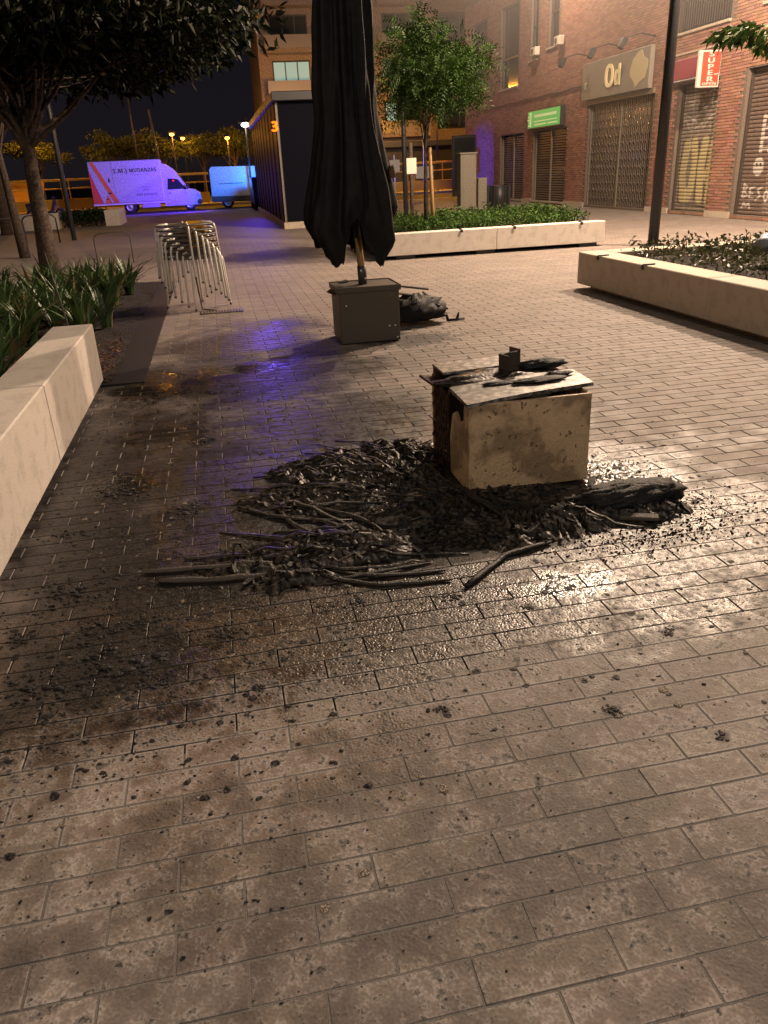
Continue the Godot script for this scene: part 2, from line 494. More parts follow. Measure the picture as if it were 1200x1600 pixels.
func paving() -> void:
	# the bed shows in the joints; it reaches the horizon
	mat("joint_sand", lin(0.060, 0.050, 0.042), 0.85, 0.0, "speck", 1.5)
	mat("ash_joint", lin(0.30, 0.275, 0.25), 0.9, 0.0, "speck", 6.0)
	var st := S()
	quad(st, Vector3(-150, -0.009, 40), Vector3(150, -0.009, 40), Vector3(150, -0.009, -260), Vector3(-150, -0.009, -260), Vector3.UP)
	var bed := structure(st, "ground", M.joint_sand)
	# pale ash washed into the joints of the nearest courses
	st = S()
	for k in 60:
		var x := -0.75 + k * 0.045
		var zb := -1.98 + 0.22 * nA.get_noise_2d(x * 2.0, 4.0) - (0.1 if x > 0.4 else -0.12)
		var zc := -1.98 + 0.22 * nA.get_noise_2d((x + 0.045) * 2.0, 4.0) - (0.1 if x + 0.045 > 0.4 else -0.12)
		quad(st, Vector3(x, -0.0013, zb), Vector3(x + 0.045, -0.0013, zc), Vector3(x + 0.045, -0.0013, 0.2), Vector3(x, -0.0013, 0.2), Vector3.UP)
	var ash := part(st, "joint_ash", M.ash_joint, bed)
	ash.set_meta("kind", "stuff")
	var near_maps := ground_maps(-1.7, -4.5, 4.4, 1600)
	var near := ground_material("paver_near", near_maps, -1.7, -4.5, 4.4, 0.42)
	var far_maps := ground_maps(-6.0, -20.0, 20.0, 1000)
	var far := ground_material("paver_far", far_maps, -6.0, -20.0, 20.0, 0.5)
	# five tones of one stone
	var shapes: Array[ArrayMesh] = []
	for t in [0.92, 0.96, 1.0, 1.04, 1.08]:
		var s := S()
		s.set_color(Color(t * 1.0, t * rng.randf_range(0.97, 1.0), t * rng.randf_range(0.93, 1.0)))
		rbox(s, Vector3(0, -0.02, 0), Vector3(LONG - 0.0045, 0.04, ROW - 0.0045), 0.0016)
		shapes.append(done(s))
	var view := cam.global_transform.affine_inverse()
	var near_list := []
	var rest: Array[Transform3D] = []
	var cols: Array[Color] = []
	for row in range(3, 397):
		var z := -0.05 - ROW * row
		var off := 0.0 if row % 2 == 0 else LONG * 0.5
		for k in range(-70, 42):
			var x := k * LONG + off + 0.028
			if x < -0.86 and z < -6.35 and z > -13.2 or x < -1.42 and z > -6.45 or x > 12.4:
				continue
			if x > 4.6 and z > -9.3 or (x > 2.95 and x < 6.9 and z < -14.35 and z > -17.0):
				continue
			var q: Vector3 = view * Vector3(x, 0, z)
			var sx := absf(q.x / -q.z) / 0.4992
			var sy := absf(q.y / -q.z) / 0.6656
			if q.z > -0.2 or sx > 1.25 or sy > 1.3:
				continue
			var tilt := Basis.from_euler(Vector3(rng.randfn() * 0.0025, rng.randfn() * 0.003, rng.randfn() * 0.0012))
			var tr := Transform3D(tilt, Vector3(x, clampf(rng.randfn() * 0.0004, -0.0007, 0.0007), z))
			if sx < 1.04 and sy < 1.06 and z > -4.2:
				near_list.append([q.length(), tr])
			else:
				rest.append(tr)
	near_list.sort_custom(func(a, b): return a[0] < b[0])
	for n in near_list.size():
		var tr: Transform3D = near_list[n][1]
		if n < 300:
			var o := part(shapes[rng.randi() % 5], "paver", near, bed)
			o.transform = tr
		else:
			rest.append(tr)
	var one := S()
	rbox(one, Vector3(0, -0.02, 0), Vector3(LONG - 0.005, 0.04, ROW - 0.005), 0.0025)
	var stone := done(one)
	M.far_paving.vertex_color_use_as_albedo = true
	for lot in 3:
		var those: Array[Transform3D] = []
		for tr in rest:
			var inside := tr.origin.x > -1.5 and tr.origin.x < 2.5 and tr.origin.z > -4.3
			var which := 0 if inside else (1 if tr.origin.z > -19.7 and tr.origin.x > -5.8 else 2)
			if which == lot:
				those.append(tr)
		var mm := MultiMesh.new()
		mm.transform_format = MultiMesh.TRANSFORM_3D
		mm.use_colors = true
		mm.mesh = stone
		mm.instance_count = those.size()
		for n in those.size():
			mm.set_instance_transform(n, those[n])
			var t := rng.randf_range(0.94, 1.06) if lot == 0 else rng.randf_range(0.88, 1.10)
			mm.set_instance_color(n, Color(t, t * rng.randf_range(0.97, 1.0), t * rng.randf_range(0.94, 1.0)))
		var mi := MultiMeshInstance3D.new()
		mi.name = ["pavers_between", "pavers_beyond", "pavers_by_the_street"][lot]
		mi.multimesh = mm
		mi.material_override = [near, far, M.far_paving][lot]
		mi.set_meta("kind", "stuff")
		bed.add_child(mi)
	# the kerb, the street and the pavement across it
	st = S()
	slab(st, Vector3(-80, -0.2, -41.45), Vector3(80, 0.004, -41.205))
	structure(st, "kerb", M.pale_stone)
	st = S()
	slab(st, Vector3(-80, -0.3, -49.0), Vector3(80, -0.005, -41.455))
	structure(st, "road", M.asphalt)
	st = S()
	slab(st, Vector3(-80, -0.2, -80.0), Vector3(80, 0.10, -49.005))
	structure(st, "far_pavement", mat("far_concrete", lin(0.26, 0.24, 0.22), 0.8, 0.0, "pores", 0.5))

# ------------------------------------------------------------------ lamps
func street_lamp(at: Vector3, high: float, arm: Vector3, label: String, energy: float, c: Color, group := "", r := 0.07, bulb := 0.16) -> Node3D:
	var t := thing("street_lamp", label, "street lamp", at, group)
	var st := S(true)
	tube(st, [Vector3.ZERO, Vector3(0, high * 0.5, 0), Vector3(0, high + 0.25, 0)], [r, r * 0.9, r * 0.7], 12)
	part(st, "pole", M.dark_steel, t)
	st = S()
	rbox(st, Vector3(0, 0.012, 0), Vector3(r * 4, 0.024, r * 4), 0.006)
	part(st, "base_plate", M.dark_steel, t)
	if arm.length() > 0.05:
		st = S(true)
		tube(st, [Vector3(0, high + 0.1, 0), Vector3(arm.x * 0.5, high + 0.2, arm.z * 0.5), Vector3(arm.x, high + 0.17, arm.z)], r * 0.5, 8)
		part(st, "arm", M.dark_steel, t)
	st = S(true)
	lathe(st, Vector3(arm.x, high, arm.z), [[0.04, 0.2], [bulb * 1.5, 0.15], [bulb * 1.7, 0.06], [bulb * 1.6, 0.06], [0.03, 0.13]], 16)
	part(st, "lamp_shade", M.dark_steel, t)
	var sp := SphereMesh.new()
	sp.radius = bulb
	sp.height = bulb * 1.1
	sp.radial_segments = 16
	sp.rings = 8
	var g: StandardMaterial3D = M["bulb_%s" % c.to_html(false)] if M.has("bulb_%s" % c.to_html(false)) else glow("bulb_%s" % c.to_html(false), c, 14.0)
	var b := part(sp, "bulb", g, t)
	b.position = Vector3(arm.x, high - 0.02, arm.z)
	var l := OmniLight3D.new()
	l.name = "lamp_light"
	l.light_color = c
	l.light_energy = energy
	l.light_size = bulb * 0.6
	l.omni_range = 90.0
	l.omni_attenuation = 2.0
	l.shadow_enabled = true
	t.add_child(l)
	l.position = b.position
	return t

const WARM := Color(1.0, 0.87, 0.745)
const SODIUM := Color(1.0, 0.66, 0.22)

func lamps() -> void:
	street_lamp(Vector3(7.76, 0, -13.5), 7.8, Vector3(-0.4, 0, -0.3), "tall dark street lamp post rising behind the stone planter with shrubs", 138.0, WARM, "", 0.095)
	street_lamp(Vector3(9.6, 0, -11.6), 6.8, Vector3(-0.3, 0, 0), "warm street lamp standing on the shop side of the shrub planter", 138.0, WARM)
	street_lamp(Vector3(2.6, 0, 6.5), 6.8, Vector3(0.5, 0, 0), "cool white street lamp on the open plaza behind the viewer", 36.0, Color(1.0, 0.94, 0.88))
	street_lamp(Vector3(-7.5, 0, 1.5), 6.5, Vector3(0.5, 0, 0), "warm street lamp beyond the planted bed beside the viewer", 22.0, WARM)
	# smoke of the fire still hanging under the two lamps
	for k in 5:
		var fog := FogVolume.new()
		fog.name = numbered("smoke_haze")
		fog.shape = RenderingServer.FOG_VOLUME_SHAPE_ELLIPSOID
		fog.size = Vector3(15, 9.4, 16) * (0.62 + 0.15 * k)
		fog.position = Vector3(8.0 + 0.5 * k, 8.2 - 0.12 * k, -17.5 - 0.8 * k)
		var fm := FogMaterial.new()
		fm.density = 0.0058
		fm.albedo = Color(0.92, 0.90, 0.88)
		fog.material = fm
		fog.set_meta("kind", "stuff")
		tag(fog, "thin smoke haze hanging in the lamp light before the brick wall", "smoke", "smoke haze")
		add_child(fog)
	# wall lantern high on the brick front
	var wl := thing("wall_lantern", "street lantern on a bracket high on the brick front", "lamp", Vector3(FX, 8.6, -28.0))
	var ws := S(true)
	tube(ws, [Vector3(0.0, 0.0, 0), Vector3(-0.8, 0.35, 0), Vector3(-1.7, 0.25, 0)], 0.035, 8)
	part(ws, "bracket", M.dark_steel, wl)
	ws = S(true)
	lathe(ws, Vector3(-1.7, 0.0, 0), [[0.04, 0.25], [0.24, 0.16], [0.27, 0.06], [0.25, 0.06], [0.03, 0.13]], 16)
	part(ws, "lamp_shade", M.dark_steel, wl)
	var wb := SphereMesh.new()
	wb.radius = 0.15
	wb.height = 0.18
	var wg: StandardMaterial3D = M["bulb_%s" % WARM.to_html(false)]
	part(wb, "bulb", wg, wl).position = Vector3(-1.7, 0.0, 0)
	var wo := OmniLight3D.new()
	wo.name = "lamp_light"
	wo.light_color = WARM
	wo.light_energy = 34.0
	wo.light_size = 0.09
	wo.omni_range = 60.0
	wo.omni_attenuation = 2.0
	wo.shadow_enabled = true
	wl.add_child(wo)
	wo.position = Vector3(-1.7, 0.0, 0)
	# along the street behind; the last lamp is added to brighten the apartment balconies
	for p in [[-3.9, -50.5, 7.5, 12.0], [-1.8, -50.5, 3.75, 14.0], [-1.35, -56.0, 3.75, 14.0], [-1.1, -63.0, 3.6, 12.0], [1.3, -50.5, 3.45, 14.0], [-9.5, -50.8, 5.2, 60.0], [14.0, -50.8, 5.2, 90.0], [6.4, -50.8, 5.4, 60.0]]:
		street_lamp(Vector3(p[0], 0.1, p[1]), p[2], Vector3.ZERO, "small yellow sodium street lamp among the trees across the street", p[3], SODIUM, "sodium lamps across the street", 0.05, 0.13)
	street_lamp(Vector3(2.0, 0, -41.9), 3.75, Vector3.ZERO, "bright white street lamp at the end of the dark kiosk", 3.0, Color(1.0, 0.9, 0.75), "", 0.05, 0.19)

# ------------------------------------------------------------------ stone planters and seats
func stone_blocks(t: Node3D, lo: Vector3, hi: Vector3, axis: int, n: int, m: Material) -> void:
	var step := (hi[axis] - lo[axis]) / n
	for k in n:
		var a := lo
		var b := hi
		a[axis] = lo[axis] + step * k + 0.003
		b[axis] = lo[axis] + step * (k + 1) - 0.003
		var st := S()
		rbox(st, (a + b) * 0.5, (b - a), 0.008)
		part(st, "stone_block", m, t, true)

func stop_stud(t: Node3D, at: Vector3, turn: float) -> void:
	var st := S()
	var b := Basis(Vector3.UP, turn)
	rbox(st, at + b * Vector3(0.0, 0.008, -0.06), Vector3(0.03, 0.014, 0.14), 0.004, b)
	rbox(st, at + b * Vector3(0.0, -0.018, 0.012), Vector3(0.045, 0.05, 0.014), 0.004, b)
	part(st, "skate_stop", M.dark_steel, t, true)

func planters() -> void:
	var t := thing("stone_bench", "long pale stone bench edging the bed of strap-leaved plants", "bench", Vector3(-1.18, 0, -4.0))
	stone_blocks(t, Vector3(-1.33, 0.05, -6.42), Vector3(-1.03, 0.50, 1.5), 2, 4, M.pale_stone)
	var st := S()
	slab(st, Vector3(-1.27, -0.02, -6.35), Vector3(-1.10, 0.06, 1.4))
	part(st, "plinth", M.dark_steel, t, true)
	# planter beside the lamp post
	t = thing("stone_planter", "wide tan stone planter full of glossy-leaved shrubs beside the lamp post", "planter", Vector3(6.2, 0, -6.5))
	stone_blocks(t, Vector3(4.42, 0.06, -9.45), Vector3(4.75, 0.44, -1.05), 2, 3, M.concrete)
	stone_blocks(t, Vector3(4.755, 0.06, -9.45), Vector3(8.4, 0.44, -9.15), 0, 2, M.concrete)
	st = S()
	slab(st, Vector3(4.55, -0.02, -9.3), Vector3(8.3, 0.055, -1.2))
	part(st, "plinth", M.concrete, t, true)
	st = S()
	slab(st, Vector3(4.752, 0.056, -9.148), Vector3(8.4, 0.36, -1.06))
	part(st, "soil", M.soil, t, true)
	for z in [-8.85, -7.8]:
		stop_stud(t, Vector3(4.40, 0.44, z), -PI / 2)
	# planter with the hedge and the young tree
	t = thing("stone_planter", "low pale stone planter with a green hedge and a staked young tree", "planter", Vector3(5.0, 0, -14.3))
	stone_blocks(t, Vector3(2.85, 0.07, -14.35), Vector3(7.08, 0.44, -14.05), 0, 2, M.pale_stone)
	for x in [3.1, 4.6, 6.6]:
		st = S()
		slab(st, Vector3(x, -0.02, -14.33), Vector3(x + 0.35, 0.07, -14.1))
		part(st, "plinth", M.dark_steel, t, true)
	st = S()
	slab(st, Vector3(2.9, -0.02, -17.0), Vector3(7.0, 0.28, -14.36))
	part(st, "soil", M.soil, t, true)
	for x in [4.3, 5.3, 6.6]:
		stop_stud(t, Vector3(x, 0.44, -14.04), 0)
	# far planters by the lorry
	t = thing("stone_planter", "white stone planter end lit blue in front of the lorry", "planter", Vector3(-3.7, 0, -33.0))
	stone_blocks(t, Vector3(-4.0, 0.0, -34.4), Vector3(-3.45, 0.55, -32.2), 0, 1, M.pale_stone)
	t = thing("stone_planter", "long low white stone wall of a planter behind the bicycle hoops", "planter", Vector3(-8.0, 0, -32.0))
	stone_blocks(t, Vector3(-11.0, 0.0, -32.4), Vector3(-5.6, 0.55, -31.9), 0, 3, M.pale_stone)

func hedge(called: String, label: String, lo: Vector3, hi: Vector3, n: int, long: float, base: Color, m: Material, lumps := 0.5) -> void:
	var t := thing(called, label, "hedge", Vector3((lo.x + hi.x) * 0.5, lo.y, (lo.z + hi.z) * 0.5))
	var L := Leaves.new()
	var twigs := S()
	for k in n:
		var x := rng.randf_range(lo.x, hi.x)
		var z := rng.randf_range(lo.z, hi.z)
		var top := lerpf(lo.y, hi.y, 1.0 - lumps * (0.5 + 0.9 * nA.get_noise_2d(x * 1.6, z * 1.6 + 9.0)))
		var y := lerpf(lo.y, top, pow(rng.randf(), 0.55))
		var d := (Vector3(0, 0.45, 0) + rdir()).normalized()
		L.add(Vector3(x, y, z), d, perp(d), long * rng.randf_range(0.6, 1.3), long * rng.randf_range(0.3, 0.55), vary(base, 0.45))
		if k % 40 == 0:
			tube(twigs, [Vector3(x, lo.y - 0.02, z), Vector3(x + rng.randfn() * 0.03, y, z + rng.randfn() * 0.03)], 0.006, 4, false)
	part(L.mesh(), "foliage", m, t, true)
	part(twigs, "twigs", M.bark, t, true)

func strap_plant(at: Vector3, n: int, high: float, label: String) -> void:
	var t := thing("strap_leaved_plant", label, "plant", at, "strap-leaved plants in the bed")
	for k in n:
		var L := Leaves.new()
		var a := rng.randf() * TAU
		var d := Vector3(cos(a), 0, sin(a))
		var side := Vector3(-sin(a), 0, cos(a))
		var p := d * rng.randf_range(0.0, 0.06)
		var h := high * rng.randf_range(0.6, 1.15)
		var lean := rng.randf_range(0.25, 0.9)
		var w := rng.randf_range(0.018, 0.034)
		var col := vary(Color(0.055, 0.095, 0.032), 0.4) if rng.randf() < 0.9 else vary(Color(0.12, 0.09, 0.04), 0.3)
		var st := S(true)
		st.set_color(col)
		var prev := []
		for i in 7:
			var u := i / 6.0
			var q := p + d * lean * h * (u * u * 0.75 + u * 0.15) + Vector3.UP * h * (u - 0.42 * u * u * lean)
			var ww := w * (1.0 - pow(u, 2.2)) + 0.002
			var cur := [q - side * ww + Vector3.UP * 0.006, q, q + side * ww + Vector3.UP * 0.006]
			if i:
				quad(st, prev[0], prev[1], cur[1], cur[0], Vector3.UP)
				quad(st, prev[1], prev[2], cur[2], cur[1], Vector3.UP)
			prev = cur
		part(st, "leaf", M.leaf_gloss, t)

func beds() -> void:
	# soil of the bed behind the bench
	var st := S(true)
	var nx := 60
	var nz := 90
	for i in nx:
		for j in nz:
			var p := []
			for q in [[i, j], [i + 1, j], [i + 1, j + 1], [i, j + 1]]:
				var x: float = -7.0 + q[0] * 5.66 / nx
				var z: float = -13.2 + q[1] * 12.0 / nz
				if z < -6.5:
					x = -7.0 + q[0] * 6.02 / nx
				p.append(Vector3(x, 0.015 + 0.05 * maxf(0.0, nB.get_noise_2d(x, z)) + 0.02 * nC.get_noise_2d(x, z), z))
			quad(st, p[0], p[1], p[2], p[3], Vector3.UP)
	structure(st, "soil_bed", M.soil)
	st = S()
	slab(st, Vector3(-1.10, -0.1, -13.3), Vector3(-0.72, 0.007, -6.44))
	structure(st, "bed_edging", mat("edging_stone", lin(0.022, 0.019, 0.017), 0.6, 0.0, "speck", 1.0))
	# fallen leaves and mulch at the end of the bench
	var L := Leaves.new()
	for k in 700:
		var p := Vector3(rng.randf_range(-2.4, -1.0), 0.03 + rng.randf() * 0.03, rng.randf_range(-8.2, -6.45))
		var d := (rdir() * Vector3(1, 0.3, 1)).normalized()
		L.add(p, d, d.cross(Vector3.UP).normalized(), rng.randf_range(0.03, 0.08), rng.randf_range(0.012, 0.03), vary(Color(0.16, 0.07, 0.035), 0.5), 0.0)
	var mulch := part(L.mesh(), "fallen_leaves", M.leaf, self)
	mulch.set_meta("kind", "stuff")
	tag(mulch, "brown fallen leaves and mulch on soil past the bench end", "leaves")
	var spots := []
	for k in 64:
		var z := -7.6 - 4.8 * pow(rng.randf(), 0.8)
		spots.append(Vector3(-1.30 - 3.2 * pow(rng.randf(), 1.2), 0.02, z))
	for k in 14:
		spots.append(Vector3(rng.randf_range(-3.6, -1.75), 0.02, rng.randf_range(-7.8, -6.0)))
	for p in spots:
		var near_edge: bool = p.x > -2.2
		strap_plant(p, 30 if near_edge else 22, rng.randf_range(0.46, 0.68), "dark green strap-leaved plant in the soil bed")
	var t := thing("plant_cane", "thin pale cane standing in the bed at the bench end", "cane", Vector3(-1.25, 0, -6.75))
	st = S(true)
	tube(st, [Vector3(0, 0, 0), Vector3(-0.03, 0.5, 0), Vector3(-0.09, 1.02, -0.02)], [0.009, 0.008, 0.005], 6)
	part(st, "stick", M.ash_wood, t)
	hedge("hedge", "green feathery hedge in the planter under the young tree", Vector3(2.95, 0.28, -16.9), Vector3(6.95, 0.74, -14.4), 15000, 0.068, Color(0.05, 0.10, 0.022), M.leaf, 0.55)
	hedge("shrub_bed", "low glossy dark-leaved shrubs filling the tan stone planter", Vector3(4.8, 0.36, -9.1), Vector3(8.3, 0.66, -1.2), 10000, 0.075, Color(0.075, 0.080, 0.038), M.leaf_gloss, 0.6)
	hedge("hedge", "dark clipped hedge between the white planters in front of the lorry", Vector3(-5.55, 0.0, -33.4), Vector3(-4.02, 0.62, -32.0), 2600, 0.12, Color(0.018, 0.03, 0.015), M.leaf, 0.25)
	# a crumpled plastic bag in the shrubs
	t = thing("plastic_bag", "crumpled grey plastic bag lying on the planter shrubs", "bag", Vector3(5.75, 0.6, -7.6))
	st = S(true)
	for i in 10:
		for j in 16:
			var p := []
			for q in [[i, j], [i + 1, j], [i + 1, j + 1], [i, j + 1]]:
				var a: float = PI * q[0] / 10.0
				var b: float = TAU * (q[1] % 16) / 16.0
				var v := Vector3(sin(a) * cos(b), cos(a), sin(a) * sin(b))
				p.append(v * Vector3(0.16, 0.09, 0.2) * (1.0 + 0.5 * nB.get_noise_3d(v.x, v.y, v.z)))
			quad(st, p[0], p[1], p[2], p[3], p[0] + p[2])
	part(st, "film", mat("bag_film", lin(0.30, 0.33, 0.38), 0.3), t)

# ------------------------------------------------------------------ trees
func tree(called: String, label: String, at: Vector3, trunk: Array, r0: float, crown_c: Vector3, crown_r: Vector3, limbs: int, leaves: int, long: float, base: Color, group := "", reach := [], pinnate := false) -> Node3D:
	var t := thing(called, label, "tree", at, group)
	var st := S(true)
	var rr := []
	for i in trunk.size():
		rr.append(r0 * (1.0 - 0.45 * i / (trunk.size() - 1.0)) * (1.25 if i == 0 else 1.0))
	tube(st, trunk, rr, 10)
	part(st, "trunk", M.bark, t)
	var top: Vector3 = trunk[-1]
	var br := S(true)
	var L := Leaves.new()
	var per := leaves / limbs
	for k in limbs:
		var d := rdir()
		d.y = absf(d.y) * 0.9 - 0.25
		var tip := crown_c + d * crown_r * rng.randf_range(0.45, 0.98)
		var mid := top.lerp(tip, 0.5) + Vector3(0, 0.12 * crown_r.y, 0)
		var clump := Vector3(0.32, 0.2, 0.32) * crown_r * rng.randf_range(0.7, 1.3)
		if k < reach.size():
			tip = reach[k]
			mid = top.lerp(tip, 0.6) + Vector3(0, 0.25, 0)
			clump = Vector3(0.3, 0.1, 0.3)
		var root := top.lerp(trunk[-2], rng.randf() * 0.75)
		if k % 2 == 0 or k < reach.size():
			var q1 := root.lerp(mid, 0.5) + rdir() * 0.08 * crown_r.y
			tube(br, [root, q1, mid + rdir() * 0.05 * crown_r.y, tip], [r0 * 0.30, r0 * 0.2, r0 * 0.12, 0.004], 5, false)
		else:
			var from := top.lerp(crown_c, rng.randf_range(0.3, 0.8))
			tube(br, [from, from.lerp(tip, 0.5) + rdir() * 0.06 * crown_r.y, tip], [r0 * 0.13, r0 * 0.08, 0.004], 5, false)
		var shade := rng.randf_range(0.7, 1.25)
		for j in per:
			var f := rng.randf_range(0.25, 1.0)
			var on := mid.lerp(tip, f) if rng.randf() < 0.5 and k >= reach.size() else tip
			var p := on + rdir() * clump * sqrt(rng.randf())
			var out := (p - top).normalized()
			var ld := (out * 0.8 + rdir() + Vector3.DOWN * 0.45).normalized()
			var c := vary(base, 0.35)
			c = Color(c.r * shade, c.g * shade, c.b * shade)
			if pinnate:
				# a feather of leaflets
				var side := perp(ld)
				var n := 6
				for q in n:
					var pp := p + ld * long * q / n - Vector3.UP * long * 0.35 * pow(float(q) / n, 2.0)
					for sg in [-1.0, 1.0]:
						var sd: Vector3 = (side * sg + ld * 0.5).normalized()
						L.add(pp, sd, ld, long * 0.26, long * 0.075, c)
			else:
				L.add(p, ld, perp(ld), long * rng.randf_range(0.7, 1.3), long * 0.42, c)
	part(br, "limbs", M.bark, t)
	part(L.mesh(), "crown", M.leaf, t)
	return t

func trees() -> void:
	tree("street_tree", "dark broadleaf tree rising from the bed of strap-leaved plants", Vector3(-2.79, 0, -14.3), [Vector3.ZERO, Vector3(0.02, 1.0, 0), Vector3(0.03, 1.7, 0), Vector3(0.08, 2.4, 0)], 0.15, Vector3(0.3, 3.45, 0.6), Vector3(3.3, 1.6, 2.6), 60, 27000, 0.17, Color(0.008, 0.011, 0.005))
	tree("street_tree", "thin dark tree standing behind the bicycle hoops", Vector3(-4.35, 0, -19.8), [Vector3.ZERO, Vector3(-0.05, 1.5, 0), Vector3(-0.1, 2.9, 0)], 0.10, Vector3(-0.3, 4.6, 0), Vector3(3.0, 2.4, 2.4), 26, 6500, 0.2, Color(0.018, 0.023, 0.010))
	tree("street_tree", "dark tree whose boughs hang over the lorry's roof", Vector3(-7.0, 0, -30.0), [Vector3.ZERO, Vector3(0.1, 2.0, 0), Vector3(0.3, 3.6, 0)], 0.16, Vector3(3.0, 6.2, 0), Vector3(5.2, 3.9, 3.2), 46, 15000, 0.26, Color(0.018, 0.023, 0.010))
	tree("young_tree", "young feathery-leaved green tree tied to a wooden stake in the planter", Vector3(4.0, 0.28, -15.4), [Vector3.ZERO, Vector3(0.01, 1.0, 0), Vector3(0.02, 2.0, 0)], 0.042, Vector3(0.15, 2.6, 0.1), Vector3(1.2, 1.6, 1.1), 30, 1700, 0.36, Color(0.030, 0.062, 0.013), "", [], true)
	tree("plane_tree", "tree by the shops whose leafy bough hangs before the red sign", Vector3(11.2, 0, -9.0), [Vector3.ZERO, Vector3(0, 1.8, 0), Vector3(-0.2, 3.2, 0)], 0.12, Vector3(-1.0, 4.6, 0.2), Vector3(1.8, 1.2, 1.8), 20, 1600, 0.16, Color(0.05, 0.085, 0.025), "", [Vector3(-4.0, 2.95, -2.0), Vector3(-3.75, 3.0, -1.9), Vector3(-3.4, 2.85, -1.9)])
	# across the street, in the sodium light
	for k in 7:
		var x: float = [-15.0, -10.0, -5.6, -2.6, -0.3, 1.6, 3.4][k]
		var z: float = [-53.0, -54.0, -55.0, -53.0, -57.0, -54.0, -58.0][k]
		tree("roadside_tree", "sodium-lit tree standing across the street behind lorry and van", Vector3(x, 0.1, z), [Vector3.ZERO, Vector3(0, 1.5, 0), Vector3(0.1, 2.2, 0)], 0.12, Vector3(0, 3.1, 0), Vector3(1.9, 1.6, 1.7), 18, 2600, 0.22, Color(0.07, 0.08, 0.02), "trees across the street")

